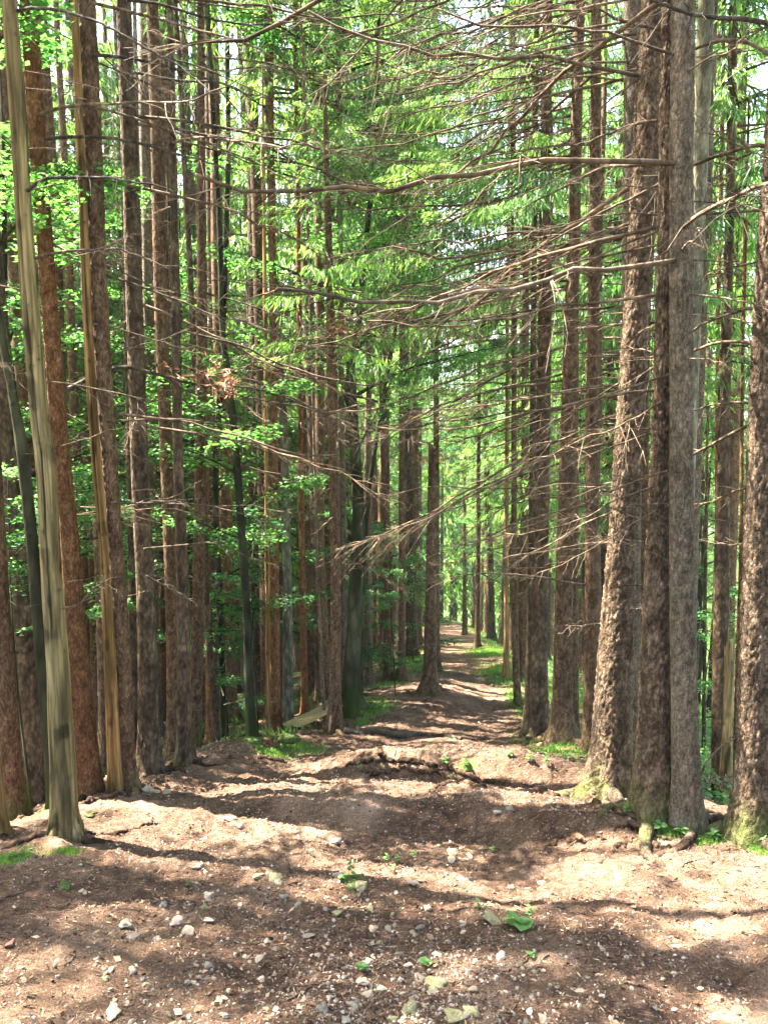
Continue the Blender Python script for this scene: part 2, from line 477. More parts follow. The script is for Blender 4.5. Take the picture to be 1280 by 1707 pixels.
GREEN_SPOTS = [(490, 1245, 50, 12), (455, 1255, 30, 8), (625, 1180, 32, 14), (690, 1110, 32, 26), (815, 1088, 32, 14), (845, 1120, 40, 18), (900, 1228, 40, 10), (935, 1250, 45, 14),
               (865, 1165, 20, 16), (1110, 1385, 30, 8), (1180, 1400, 32, 8), (1265, 1415, 18, 10), (20, 1430, 30, 10), (110, 1420, 22, 6), (605, 1205, 12, 5), (650, 1140, 40, 10), (775, 1278, 30, 5), (590, 1465, 22, 12), (110, 1476, 14, 5)]
SPOTS = []
for (px, py, wx, wy) in GREEN_SPOTS:
    p = hit(px, py); p2 = hit(px, py - wy); dxw = wx * p[1] / F_PX; dyw = max(.05, min(abs(p2[1] - p[1]), 3))
    SPOTS.append((p[0], p[1], dxw, dyw))
    green = np.maximum(green, .85 * np.exp(-((X - p[0]) / dxw) ** 2 - ((Y - p[1]) / dyw) ** 2))
gm = M()
nx, ny = len(xs), len(ys)
ii = (np.arange(ny - 1)[:, None] * nx + np.arange(nx - 1)[None, :]).ravel()
gm.add(np.stack([X.ravel(), Y.ravel(), Z.ravel()], 1), np.stack([ii, ii + 1, ii + nx + 1, ii + nx], 1))
gme = gm.mesh('ground', ground_material())
ga = gme.attributes.new('green', 'FLOAT', 'POINT'); ga.data.foreach_set('value', green.ravel().astype(np.float32))
link('ground', gme, kind='structure')

# hills across the valley
hm = M()
a = np.linspace(R(-60), R(240), 260); rr = np.array([420, 520, 640, 780, 940, 1100, 1250, 1400])
hgt = np.array([-75, -50, -22, 8, 42, 70, 84, 70.])
A, RR = np.meshgrid(a, rr)
HX, HY = np.cos(A) * RR, np.sin(A) * RR
HZ = hgt[:, None] * np.ones_like(A) + fbm(HX * .004, HY * .004, seed=60) * 26 + fbm(HX * .03, HY * .03, seed=61) * 5
hii = (np.arange(7)[:, None] * 260 + np.arange(259)[None, :]).ravel()
hm.add(np.stack([HX.ravel(), HY.ravel(), HZ.ravel()], 1), np.stack([hii, hii + 1, hii + 261, hii + 260], 1))
link('hills', hm.mesh('hills', simple('wooded_hillside', [(.02, .045, .02), (.05, .09, .035), (.12, .17, .06)], .05, .95, .8, bdist=6)), kind='structure')

# ------------------------------------------------------------------ prototypes: branches, crowns
def strips(p0, d, ln, wd, r):
    """diamond needle sprays: p0 (k,3) start, d (k,3) unit direction"""
    k = len(p0)
    rv = r.normal(size=(k, 3)); nn = np.cross(d, rv); nn /= np.linalg.norm(nn, axis=1)[:, None] + 1e-9
    L, W = np.asarray(ln)[:, None], np.asarray(wd)[:, None]
    v = np.stack([p0, p0 + d * L * .4 + nn * W * .5, p0 + d * L, p0 + d * L * .4 - nn * W * .5], 1)
    return v

def add_strips(m, v, rnd, mat=0):
    k = len(v)
    m.add(v.reshape(-1, 3), np.arange(k * 4).reshape(k, 4), r=np.repeat(rnd, 4), mat=mat)

def unit(a):
    return a / (np.linalg.norm(a, axis=-1, keepdims=True) + 1e-9)

def live_branch(L, r, dens=1.0, fat=1.0):
    """a living spruce branch along +X: (axis pts, axis radii, strips, rnd)"""
    n = 9
    t = np.linspace(0, 1, n)
    ax = np.stack([L * t, .10 * L * np.sin(t * 3 + r.uniform(0, 6)) * t, L * (.06 * t - .42 * t ** 1.6 + .20 * t ** 3)], 1)
    k = max(6, int(L / .055 * dens))
    tt = r.uniform(.14, 1.0, k) ** .85
    P = np.stack([np.interp(tt, t, ax[:, i]) for i in range(3)], 1)
    side = np.where(r.random(k) < .5, -1.0, 1.0)
    ang = r.uniform(.5, 1.15, k)
    ln = (.14 + .55 * (1 - tt) * np.minimum(1, tt * 3)) * min(1.0, L / 1.6) * r.uniform(.6, 1.25, k)
    d = unit(np.stack([np.cos(ang), side * np.sin(ang), -r.uniform(.1, .75, k)], 1))
    out, rn = [], []
    per = 6
    for j in range(per):
        u = (j + r.random(k)) / per
        q = P + d * (ln * u)[:, None]; q[:, 2] -= .22 * ln * u * u
        dd = unit(d * r.uniform(.2, .9, k)[:, None] + np.stack([r.normal(0, .35, k), r.normal(0, .35, k), -r.uniform(.25, 1.3, k)], 1))
        l2 = r.uniform(.09, .22, k) * (1 + .8 * (r.random(k) < .25))
        out.append(strips(q, dd, l2 * fat, r.uniform(.02, .036, k) * fat, r)); rn.append(np.clip(tt * .6 + r.normal(.25, .22, k), 0, 1))
    return ax, np.linspace(.012 * L + .004, .002, n), np.concatenate(out), np.concatenate(rn)

def rotz(v, a):
    c, s = math.cos(a), math.sin(a)
    return v @ np.array([[c, s, 0], [-s, c, 0], [0, 0, 1]])

def spruce_crown(seed, H=13.0, Rm=2.3, dens=1.0, fat=1.0, step=.34, droop=1.0, nb=(4, 7), low_thin=True):
    r = np.random.default_rng(seed); m = M()
    protos = [live_branch(l, r, dens, fat) for l in (.6, .9, 1.3, 1.7, 2.1, 2.5) for _ in range(2)]
    lens = np.array([p[0][-1, 0] for p in protos])
    z = 0.0
    while z < H:
        f = z / H
        rad = Rm * min(1.0, (1 - f) * 1.25 + .03) * (.55 + .45 * sstep(0, .18, f) if low_thin else 1)
        for _ in range(r.integers(*nb)):
            L = rad * r.uniform(.6, 1.15)
            if r.random() < .10: continue
            i = int(np.argmin(np.abs(lens - L) + r.uniform(0, .3, len(lens))))
            s = L / lens[i]; ax, ra, st, rn = protos[i]
            az = r.uniform(0, 2 * np.pi); zz = z + r.uniform(-.15, .15)
            tilt = r.uniform(-.12, .18) + .35 * f
            ct, sn = math.cos(tilt), math.sin(tilt)
            T = np.array([[ct, 0, sn], [0, 1, 0], [-sn, 0, ct]])
            axx = rotz((ax * s) @ T, az) + [0, 0, zz]; stt = rotz((st.reshape(-1, 3) * s) @ T, az) + [0, 0, zz]
            tube(m, axx[::2], ra[::2] * s, 3, mat=1, cap=False)
            add_strips(m, stt.reshape(-1, 4, 3), np.clip(rn + r.uniform(-.15, .15), 0, 1))
        z += step * r.uniform(.7, 1.3)
    return m.mesh('spruce_crown', [needle_mat, twig_mat], smooth=False)

def dead_branch(seed, nsub=18, droop=.2, mat=None):
    """unit-length dead branch along +X"""
    r = np.random.default_rng(seed); m = M()
    n = 13; t = np.linspace(0, 1, n)
    wob = np.cumsum(r.normal(0, .018, (n, 2)), axis=0) * t[:, None]
    up = r.uniform(-.02, .14)
    ax = np.stack([t, wob[:, 0] + r.uniform(-.18, .18) * t ** 2, up * t - droop * r.uniform(.6, 1.5) * t ** 1.8 + wob[:, 1] + .10 * t ** 4], 1)
    cut = r.uniform(.0, .75) if seed % 3 == 0 else 0
    if seed % 2: ax[6:, 1] += (t[6:] - t[6]) * r.uniform(-.35, .35); ax[9:, 2] += (t[9:] - t[9]) * r.uniform(-.4, .3)
    tube(m, ax, .0052 * (1 - t * (1 - cut)) ** .8 + .0009, 5)
    for _ in range(nsub):
        u = r.uniform(.18, .97); p = np.array([np.interp(u, t, ax[:, i]) for i in range(3)])
        s = r.choice([-1, 1]); an = r.uniform(.35, 1.1)
        l = r.uniform(.08, .34) * (1.15 - .6 * u)
        d = np.array([math.cos(an), s * math.sin(an), r.uniform(-.5, .25)])
        tt = np.linspace(0, 1, 5)[:, None]
        pts = p + d * l * tt + np.array([.25, 0, -.22 * r.uniform(-.3, 1.4)]) * l * tt ** 2 + r.normal(0, .006, (5, 3)) * tt
        tube(m, pts, np.linspace(.0016, .0006, 5), 3, cap=False)
        for _k in range(r.integers(0, 4)):
            uu = r.integers(1, 4); p2 = pts[uu]; d2 = unit(d + r.normal(0, .7, 3)); l2 = l * r.uniform(.2, .5)
            tube(m, np.array([p2, p2 + d2 * l2 * .5 + [0, 0, -.005], p2 + d2 * l2 + [0, 0, -.03 * r.random()]]), [.0009, .0007, .0004], 3, cap=False)
    return m.mesh('dead_branch', mat or twig_mat)

DEAD = [dead_branch(100 + i, 14 + 3 * (i % 5), .12 + .05 * (i % 4)) for i in range(14)]
STUB = [dead_branch(200 + i, 1 if i % 2 else 0, .05) for i in range(5)]

def dead_skirt(seed, H=8.0, rad=1.2, step=.6, thick=1.0):
    """lower whorls of dead twigs for trees further back"""
    r = np.random.default_rng(seed); m = M(); z = 0.0
    tube(m, [(0, 0, -.3), (0, 0, H + .2)], .006, 3)
    while z < H:
        for _ in range(r.integers(2, 5)):
            L = rad * r.uniform(.2, 1.0) * (.35 + .65 * z / H); az = r.uniform(0, 6.28); t = np.linspace(0, 1, 5)
            up = r.uniform(-.1, .2)
            ax = np.stack([L * t, .1 * L * r.normal() * t ** 2, L * (up * t - .35 * t * t)], 1)
            tube(m, rotz(ax, az) + [0, 0, z + r.uniform(-.1, .1)], np.linspace(.008, .0025, 5) * thick, 3, cap=False)
            for _k in range(3):
                u = r.integers(1, 5); p = ax[u]; d = np.array([.6, r.choice([-1, 1]) * .8, -r.random() * .6]) * L * r.uniform(.12, .3)
                tube(m, rotz(np.array([p, p + d * .6, p + d + [0, 0, -.04]]), az) + [0, 0, z], np.array([.0035, .003, .002]) * thick, 3, cap=False)
        z += step * r.uniform(.6, 1.3)
    return m.mesh('dead_twigs', twig_mat)

def leaf_quads(m, P, D_, size, r, mat=0):
    """flat-lying beech leaves at P pointing along D_"""
    k = len(P)
    upv = unit(np.stack([r.normal(0, .38, k), r.normal(0, .38, k), np.ones(k)], 1))
    d = unit(D_ - upv * (D_ * upv).sum(1, keepdims=True)); n = np.cross(d, upv)
    s = (size * r.uniform(.65, 1.2, k))[:, None]
    v = np.stack([P, P + d * s * .45 + n * s * .34, P + d * s, P + d * s * .45 - n * s * .34], 1)
    add_strips(m, v, r.random(k).astype(np.float32), mat)

def beech_crown(seed, H=7.0, Rm=2.6, nl=22, leaf=.085, per=46, limb_r=.03, low=0.0, thin=1.0):
    r = np.random.default_rng(seed); m = M()
    for i in range(nl):
        f = (i + r.random()) / nl; z0 = H * f * .9
        L = Rm * (1 - .6 * f) * r.uniform(.6, 1.2); az = i * 2.4 + r.normal(0, .4); rise = r.uniform(.15, .6) + .3 * f
        t = np.linspace(0, 1, 8)
        ax = np.stack([L * t, .12 * L * r.normal() * t ** 2, L * (rise * t - .25 * t * t)], 1) + np.cumsum(r.normal(0, .02 * L, (8, 3)), 0) * t[:, None]
        ax = rotz(ax, az) + [0, 0, z0]
        tube(m, ax, limb_r * (1 - f * .6) * (1 - t) + .004, 5, mat=1, cap=False)
        for j in range(int(12 * thin) + 4):
            u = r.uniform(.2, 1.0); p = np.array([np.interp(u, t, ax[:, c]) for c in range(3)])
            a2 = az + r.choice([-1, 1]) * r.uniform(.3, 1.2); l2 = r.uniform(.35, .95) * (1.2 - .5 * u) * Rm / 2.6
            d2 = np.array([math.cos(a2), math.sin(a2), r.uniform(-.15, .3)])
            e = p + d2 * l2
            tube(m, np.array([p, (p + e) / 2 + [0, 0, .03], e]), [.006, .004, .002], 3, mat=1, cap=False)
            k = int(per * r.uniform(.6, 1.3)); uu = r.uniform(.1, 1.08, k)
            sd = r.choice([-1, 1], k); lat = np.array([-d2[1], d2[0], 0])
            off = r.uniform(0, .26, k) * (1.15 - uu * .7)
            P = p + d2 * (l2 * uu)[:, None] + lat * (sd * off)[:, None] + np.stack([np.zeros(k), np.zeros(k), r.normal(0, .028, k) - .25 * off], 1)
            D_ = d2 * .6 + lat * (sd * .8)[:, None] + r.normal(0, .3, (k, 3))
            leaf_quads(m, P, D_, np.full(k, leaf), r)
    return m.mesh('beech_crown', [leaf_mat, BK['beech']], smooth=False)

CR_BIG = [spruce_crown(11 + i, H=13 + i, Rm=1.9 + .12 * (i % 3), dens=.7, fat=1.15, step=.45) for i in range(4)]
CR_LOW = [spruce_crown(31 + i, H=12, Rm=1.55, dens=.62, fat=1.05, step=.46) for i in range(3)]
CR_THIN = [spruce_crown(41 + i, H=10, Rm=1.3, dens=.45, fat=1.1, step=.7, nb=(3, 6)) for i in range(3)]
CR_SMALL = spruce_crown(51, H=4.2, Rm=1.05, dens=1.1, fat=.5, step=.28, low_thin=False)
BE = [beech_crown(71 + i, H=6 + i, Rm=2.5 + .2 * i, nl=19, per=48, thin=.85, leaf=.066) for i in range(3)]
BE_SMALL = [beech_crown(81 + i, H=2.6, Rm=1.25, nl=9, leaf=.06, per=44, limb_r=.012, thin=.5) for i in range(2)]
SKIRT = [dead_skirt(91 + i, 7.5, 1.3 + .2 * (i % 3)) for i in range(4)]
SKIRT_THIN = [dead_skirt(96 + i, 7.5, .6) for i in range(2)]

# ------------------------------------------------------------------ trunks
def trunk_mesh(path, rad, kind, D, vis_top, seed, flare=.55, broken=False):
    """path: local (n,3) control points from base upward, rad per point"""
    r = np.random.default_rng(seed)
    path = np.asarray(path, float); top = path[-1, 2]
    if D < 7.5: dz, sides = .02, 84
    elif D < 11.5: dz, sides = .035, 48
    elif D < 16: dz, sides = .08, 26
    else: dz, sides = .3, 14
    zs = np.arange(-.35, min(vis_top, top), dz)
    if top > vis_top: zs = np.concatenate([zs, np.arange(zs[-1] + .5, top, .5), [top]])
    else: zs = np.append(zs, top)
    sp = spline(path, 160)
    x = np.interp(zs, sp[:, 2], sp[:, 0]); y = np.interp(zs, sp[:, 2], sp[:, 1]); rr = np.interp(zs, path[:, 2], rad)
    sway = min(1, .35 * D / 8)
    x = x + .012 * sway * vnoise(zs * .9, zs * 0, seed=seed) ; y = y + .02 * sway * vnoise(zs * .7, zs * 0, seed=seed + 3)
    th = np.arange(sides) * 2 * np.pi / sides
    T, Zs = np.meshgrid(th, zs)
    RR = np.repeat(rr[:, None], sides, 1)
    h = np.maximum(Zs, 0)
    k = r.integers(4, 7); ph = r.uniform(0, 6)
    lob = .5 + .5 * np.cos(k * T + ph + .6 * np.sin(T * 2 + ph))
    RR = RR * (1 + flare * np.exp(-h / .13) * (.35 + .9 * lob) + flare * .35 * np.exp(-h / .5) * (.4 + .6 * lob))
    RR = RR * (1 + .035 * vnoise(np.cos(T) * 1.5, np.sin(T) * 1.5, Zs * 1.2, seed=seed))
    RD = np.full(RR.shape, .5)
    if D < 16:
        cx_, cy_, cz_ = np.cos(T) * RR, np.sin(T) * RR, Zs
        KN = []
        for _ in range(34 if kind in ('dead', 'yellow') else 46): KN.append((r.uniform(0, 6.28), r.uniform(.3, min(vis_top, top)), r.uniform(.008, .02)))
        kd = np.zeros(RR.shape)
        for ka, kz, ks in KN:
            dt = np.abs((T - ka + np.pi) % (2 * np.pi) - np.pi) * RR; kd = np.maximum(kd, np.exp(-(dt / ks) ** 2 - ((Zs - kz) / (ks * .8)) ** 2))
        if kind in ('dead', 'yellow'):
            RR = RR + .0035 * vnoise(cx_ * 26, cy_ * 26, cz_ * 2.5, seed=seed) + .0015 * vnoise(cx_ * 70, cy_ * 70, cz_ * 6, seed=seed)
            ck = sstep(.35, .6, vnoise(cx_ * 34, cy_ * 34, cz_ * 1.3, seed=seed + 9)) * (.25 + .75 * np.exp(-h / .6))
            ca = 4.75 + .25 * vnoise(Zs * .8, Zs * 0, seed=seed + 21) + .05 * vnoise(Zs * 9, Zs * 0, seed=seed + 22)
            ck = np.maximum(ck, sstep(.15, .06, np.abs(T - ca)) * sstep(1.2, 1.6, Zs) * (1 - sstep(4.2, 4.8, Zs)))
            RR = RR - .012 * ck; RD = .5 - .46 * ck + .34 * vnoise(cx_ * 40, cy_ * 40, cz_ * 4, seed=seed + 2) + .30 * vnoise(cx_ * 9, cy_ * 9, cz_ * 2.2, seed=seed + 4) - .3 * sstep(.3, .6, vnoise(cx_ * 16, cy_ * 16, cz_ * 9, seed=seed + 6))
        elif kind == 'beech':
            RR = RR + .004 * vnoise(cx_ * 12, cy_ * 12, cz_ * 8, seed=seed)
        else:
            sc, am = (44, .010) if kind == 'rough' else (58, .0045)
            wx = cx_ + .012 * vnoise(cx_ * 20, cy_ * 20, cz_ * 20, seed=seed + 1)
            d1, d2, cid = cells(wx * sc, cy_ * sc, cz_ * sc * .55, seed)
            e = sstep(0.0, .28, d2 - d1)
            RD = e * (.30 + .55 * cid) + .08
            RD = .5 + (RD - .47) * (.6 if kind != 'rough' else .75)
            RR = RR + am * (e * (.35 + .9 * cid) - .5) + am * .45 * vnoise(cx_ * 75, cy_ * 75, cz_ * 60, seed=seed + 5)
    if D < 16:
        RD = RD * (1 - .85 * kd); RR = RR + .010 * kd
    if broken:
        jag = 0.18 * vnoise(np.cos(T) * 3, np.sin(T) * 3, seed=seed + 7)
        Zs = np.where(Zs > top - .6, Zs + jag * sstep(top - .6, top, Zs), Zs)
    V = np.stack([x[:, None] + np.cos(T) * RR, y[:, None] + np.sin(T) * RR, Zs], -1)
    n = len(zs)
    i = np.arange(n - 1)[:, None] * sides; j = np.arange(sides)[None, :]; jn = (j + 1) % sides
    q = np.stack([i + j, i + jn, i + sides + jn, i + sides + j], -1).reshape(-1, 4)
    V = V.reshape(-1, 3); V = np.vstack([V, [[x[-1], y[-1], top - (.12 if broken else -.02)]]])
    t = [((n - 1) * sides + a, (n - 1) * sides + (a + 1) % sides, n * sides) for a in range(sides)]
    m = M(); m.add(V, q, t, r=np.clip(np.append(RD.ravel(), .5), 0, 1))
    return m.mesh('trunk', BK[kind]), (zs, x, y, rr)

def place_branch(parent, me, p, az, L, tilt, roll, name='branch'):
    b = link(name, me, parent)
    b.matrix_local = Matrix.Translation(Vector(p)) @ Euler((roll, -tilt, az), 'XYZ').to_matrix().to_4x4() @ Matrix.Scale(L, 4)
    return b

THIN = (.30, .48)
def dress(root, prof, rs, h0, h1, open_az, long_=2.6, short=.9, step=.33, per=(2, 5), spread=1.1, stubs=True):
    """dead branches up a trunk: long ones towards the open side, short ones elsewhere"""
    zs, x, y, rr = prof; h = h0; out = 0
    while h < h1 and out < 95:
        for _ in range(rs.integers(*per)):
            if rs.random() > THIN[0 if open_az is not None and open_az < 1 else 1]: continue
            hh = h + rs.uniform(-.12, .12)
            grow = .25 + .75 * min(1, max(0, (hh - h0) / 1.8))
            if open_az is not None and rs.random() < .62:
                az = open_az + rs.normal(0, spread * .5); L = long_ * rs.uniform(.45, 1.1) * grow
            else:
                az = rs.uniform(0, 2 * np.pi); L = short * rs.uniform(.3, 1.3) * grow
            i = int(np.searchsorted(zs, hh)); i = min(i, len(zs) - 1)
            p = (x[i] + math.cos(az) * rr[i] * .8, y[i] + math.sin(az) * rr[i] * .8, hh)
            me = DEAD[rs.integers(len(DEAD))] if L > .45 else STUB[rs.integers(len(STUB))]
            place_branch(root, me, p, az, max(L, .16), rs.uniform(-.45, .02) if L > .9 else rs.uniform(-.2, .3), rs.uniform(-.5, .5)); out += 1
        hh = h
        if stubs and rs.random() < .5 and hh > .3:
            az = rs.uniform(0, 6.28); i = min(int(np.searchsorted(zs, hh - .15)), len(zs) - 1)
            place_branch(root, STUB[rs.integers(5)], (x[i] + math.cos(az) * rr[i] * .85, y[i] + math.sin(az) * rr[i] * .85, hh - .15), az, rs.uniform(.12, .35), .1, 0); out += 1
        h += step * rs.uniform(.7, 1.35)

TREES = {}
def tree(key, name, cat, label, kind, pts, D=None, H=24, group=None, crown=None, skirt=None, branches=None, flare=.5, broken=False, vis=None, seed=None):
    seed = seed if seed is not None else (sum(ord(c) * (i + 3) for i, c in enumerate(key)) % 9973)
    rs = np.random.default_rng(seed)
    b = hit(pts[0][0], pts[0][1]) if D is None else None
    DD = float(b[1]) if D is None else D
    W = []
    for px, py, wpx in pts:
        p = at(px, py, DD); depth = DD * math.cos(PITCH) - (p[2] - EYE) * math.sin(PITCH)
        W.append((p[0], p[1], p[2], wpx / F_PX * depth / 2))
    W = np.array(W)
    base = np.array([W[0, 0], DD, float(ground(W[0, 0], DD))])
    P = W[:, :3] - base; rad = W[:, 3]
    if P[0, 2] > .05 or D is not None:
        sl = (P[1] - P[0]) / max(P[1, 2] - P[0, 2], 1e-3)
        keep = P[:, 2] > .05; P, rad = P[keep], rad[keep]
        P = np.vstack([P[0] - sl * P[0, 2], P]); rad = np.append(rad[0] * 1.08, rad)
        base = base + np.array([P[0, 0], 0, 0]); P = P - np.array([P[0, 0], 0, 0]); base[2] = float(ground(base[0], DD))
    if not broken and H > P[-1, 2] + 1:
        sl = (P[-1] - P[0]) / (P[-1, 2] - P[0, 2]); sl[:2] *= .8
        ztop = P[-1, 2]
        for f in (.35, .7, 1.0):
            z = ztop + (H - ztop) * f
            P = np.vstack([P, P[-1] + sl * (z - P[-1, 2])]); rad = np.append(rad, rad[len(W) - 1 if len(rad) >= len(W) else -1] * (1 - .93 * f) + .008)
    root = empty(name, tuple(base), label, cat, group)
    visible = (math.tan(math.atan(853.5 / F_PX) - PITCH)) * DD + EYE - base[2] + .3
    me, prof = trunk_mesh(P, rad, kind, DD, visible, seed, flare, broken)
    link('trunk', me, root)
    top = P[-1]
    if DD < 14.5 and key not in ('V2', 'V3', 'V4', 'V5'):
        rb_ = float(rad[0]); nr = rs.integers(3, 6); a0 = rs.uniform(0, 6.28)
        for q in range(nr):
            aa = a0 + q * 6.28 / nr + rs.normal(0, .25); L_ = rb_ * rs.uniform(2.2, 4.5) + .08; tt = np.linspace(.35, 1, 9)
            bend = rs.normal(0, .5); xx_ = np.cos(aa + bend * tt * tt) * L_ * tt; yy_ = np.sin(aa + bend * tt * tt) * L_ * tt
            zz_ = ground(base[0] + xx_, base[1] + yy_) - base[2] + rb_ * .55 * (1 - tt) ** 1.5 - .012 * tt
            rm = M(); tube(rm, np.stack([xx_, yy_, zz_], 1), rb_ * .34 * (1 - tt) ** .7 + .010, 8); link('root', rm.mesh('root', BK[kind] if kind in ('rough', 'spruce', 'beech') else root_mat), root)
    def along(h):
        zs, x, y, rr = prof; i = min(int(np.searchsorted(zs, h)), len(zs) - 1); return (x[i], y[i], zs[i])
    if crown:
        cme, hc, sc = crown
        c = link('crown', cme, root); c.location = along(hc); c.rotation_euler[2] = rs.uniform(0, 6.28); c.scale = (sc[0], sc[0], sc[1]) if isinstance(sc, tuple) else (sc,) * 3
    if skirt:
        sme, hs, sc = skirt
        c = link('dead_twigs', sme, root); c.location = along(hs); c.rotation_euler[2] = rs.uniform(0, 6.28); c.scale = (sc,) * 3
    if branches:
        dress(root, prof, rs, **branches)
    TREES[key] = (root, base, prof, DD)
    return root

OUT = -.62   # crowns of the near trees start above the picture
R_OPEN = R(165); L_OPEN = R(15)
def BR(h0, h1, open_az, long_=2.4, short=.8, **k):
    return dict(h0=h0, h1=h1, open_az=open_az, long_=long_, short=short, **k)

SP = 'spruce_tree'; SC = 'tree'
# ---- trees on the left edge of the ridge
tree('L1', 'dead_tree', 'dead tree', 'pale barkless dead trunk with mossy flared foot, foremost at the ridge edge', 'dead',
     [(108, 1390, 42), (104, 1250, 40), (96, 1100, 36), (86, 950, 34), (77, 780, 31), (68, 700, 30), (56, 560, 29), (44, 420, 27), (35, 280, 26), (26, 140, 25), (16, 0, 24)],
     H=12, flare=.6, branches=BR(1.5, 7, L_OPEN, 1.0, .5, step=.28, per=(2, 4)))
tree('L0', 'dead_tree', 'dead tree', 'yellowish peeled trunk cut by the edge of the picture, beside a scaly brown spruce', 'yellow',
     [(-6, 1392, 34), (-14, 1250, 30), (-24, 1000, 27), (-34, 700, 25)], H=14, flare=.4)
tree('L2', SP, SC, 'brown scaly spruce leaning outwards, second from the yellowish peeled trunk', 'spruce',
     [(24, 1368, 40), (14, 1230, 37), (2, 1050, 34), (-10, 850, 32), (-30, 500, 30)], crown=(CR_THIN[2], 14, .8), branches=BR(1.3, 5, L_OPEN, .9, .4, step=.5))
tree('L3', SP, SC, 'thick brown spruce with a dark mossy foot behind the barkless dead trunk', 'far',
     [(62, 1342, 50), (46, 1130, 42), (32, 960, 38), (12, 720, 34), (0, 560, 31), (-20, 300, 29)], crown=(CR_THIN[2], 14, .8), branches=BR(1.6, 7, L_OPEN, 1.5, .5, step=.5))
tree('L4', 'beech_tree', SC, 'forked dark green beech trunk leaning behind the barkless dead trunk', 'beech',
     [(92, 1330, 24), (74, 1130, 21), (60, 980, 20), (48, 850, 19), (36, 740, 20), (18, 640, 13), (0, 540, 12), (-20, 400, 11)], D=6.6, H=13, crown=(BE_SMALL[1], 4.4, 1.0), flare=.3)
tree('L5', SP, SC, 'orange brown spruce trunk glowing red at its base', 'red',
     [(150, 1335, 42), (140, 1200, 37), (128, 1050, 33), (116, 900, 30), (102, 760, 28), (92, 620, 27), (82, 480, 26), (72, 350, 26), (62, 200, 27), (48, 0, 27)], D=6.7,
     crown=(CR_THIN[2], 13.5, .8), branches=BR(1.8, 7.5, L_OPEN, 2.2, .7, step=.42))
tree('L6', 'dead_tree', 'dead tree', 'slim peeled yellow trunk with a strip of bark left, against a brown spruce', 'yellow',
     [(192, 1322, 24), (187, 1200, 21), (181, 1060, 18), (172, 900, 16), (160, 750, 16), (150, 600, 15), (142, 400, 14), (134, 200, 13), (124, 0, 12)], H=12, flare=.25,
     branches=BR(2.6, 7.5, L_OPEN, 1.6, .5, step=.5, per=(1, 3)))
tree('L7', SP, SC, 'brown spruce right behind the slim peeled yellow trunk', 'spruce',
     [(212, 1314, 30), (207, 1150, 26), (200, 1000, 25), (189, 850, 25), (179, 700, 26), (170, 560, 27), (162, 420, 29), (154, 250, 31), (142, 0, 33)],
     crown=(CR_THIN[1], 12.5, .8), branches=BR(1.9, 7.2, L_OPEN, 2.6, .8, step=.36))
tree('L8', SP, SC, 'dark brown spruce with a green mossy foot beside two pale stones', 'far',
     [(249, 1292, 38), (248, 1200, 33), (244, 1000, 30), (237, 850, 29), (230, 650, 28), (222, 420, 27), (216, 250, 26), (207, 0, 24)],
     crown=(CR_THIN[1], 12.5, .8), branches=BR(2.0, 7.8, L_OPEN, 2.8, .8, step=.34))
tree('L8b', SP, SC, 'thin dark spruce squeezed behind the mossy footed one', 'far',
     [(228, 1290, 15), (224, 1100, 14), (219, 850, 13), (214, 600, 12), (208, 300, 10), (204, 0, 9)], D=9.4, crown=(CR_LOW[0], 10, .6), skirt=(SKIRT_THIN[0], 1.5, .9))
tree('L9', SP, SC, 'reddish brown spruce with pale bark scrapes, beside the half peeled dark trunk', 'spruce',
     [(289, 1268, 20), (288, 1100, 19), (283, 900, 20), (276, 700, 21), (268, 480, 22), (262, 250, 21), (254, 0, 19)], D=8.8,
     crown=(CR_THIN[1], 12.5, .8), branches=BR(1.8, 8, L_OPEN, 2.2, .7, step=.36))
tree('L10', SP, SC, 'dark spruce standing on the ridge edge with a patch of peeled orange bark high up', 'far',
     [(309, 1270, 25), (307, 1150, 22), (305, 1000, 20), (299, 800, 17), (295, 600, 15), (291, 400, 12), (287, 200, 10), (283, 0, 9)], H=17,
     crown=(CR_THIN[0], 9, .6), branches=BR(1.8, 8, L_OPEN, 2.4, .7, step=.34))
tree('L11', SP, SC, 'warm brown spruce just right of the dark half peeled trunk', 'spruce',
     [(324, 1245, 21), (330, 1050, 20), (333, 850, 19), (336, 650, 18), (336, 450, 15), (335, 340, 13), (334, 150, 10)], D=9.2, H=19, crown=(CR_THIN[1], 12.5, .8),
     branches=BR(1.8, 8, L_OPEN, 2.2, .7, step=.38))
tree('L13', SP, SC, 'narrow reddish spruce in the gap past the warm brown one', 'red',
     [(350, 1235, 12), (348, 1050, 11), (344, 800, 10), (342, 600, 9), (340, 300, 8)], D=11.5, H=20, crown=(CR_THIN[2], 11, .6), skirt=(SKIRT_THIN[1], 1.2, .9))
tree('L14', SP, SC, 'slender dark spruce tilting left over the slope', 'far',
     [(363, 1248, 12), (353, 1120, 11), (345, 1000, 10), (336, 800, 9)], D=10.6, H=16, crown=(CR_LOW[0], 9, .6), skirt=(SKIRT_THIN[0], 1.2, .8))
tree('L12', 'beech_tree', SC, 'dark crooked beech trunk with bright green leaf sprays low on its stem', 'beech',
     [(421, 1230, 17), (414, 1120, 14), (411, 1010, 13), (404, 900, 13), (394, 760, 12), (382, 640, 11), (370, 540, 10), (366, 380, 8)], H=12, crown=(BE_SMALL[0], 1.9, 1.0), flare=.35)
tree('L12b', 'beech_tree', SC, 'dark slanting beech stem between the reddish spruces downhill', 'beech',
     [(375, 1240, 12), (372, 1150, 11), (366, 1000, 11), (360, 800, 10), (372, 560, 9), (380, 300, 8)], D=12, H=14, crown=(BE_SMALL[0], 3.6, 1.3), flare=.3)
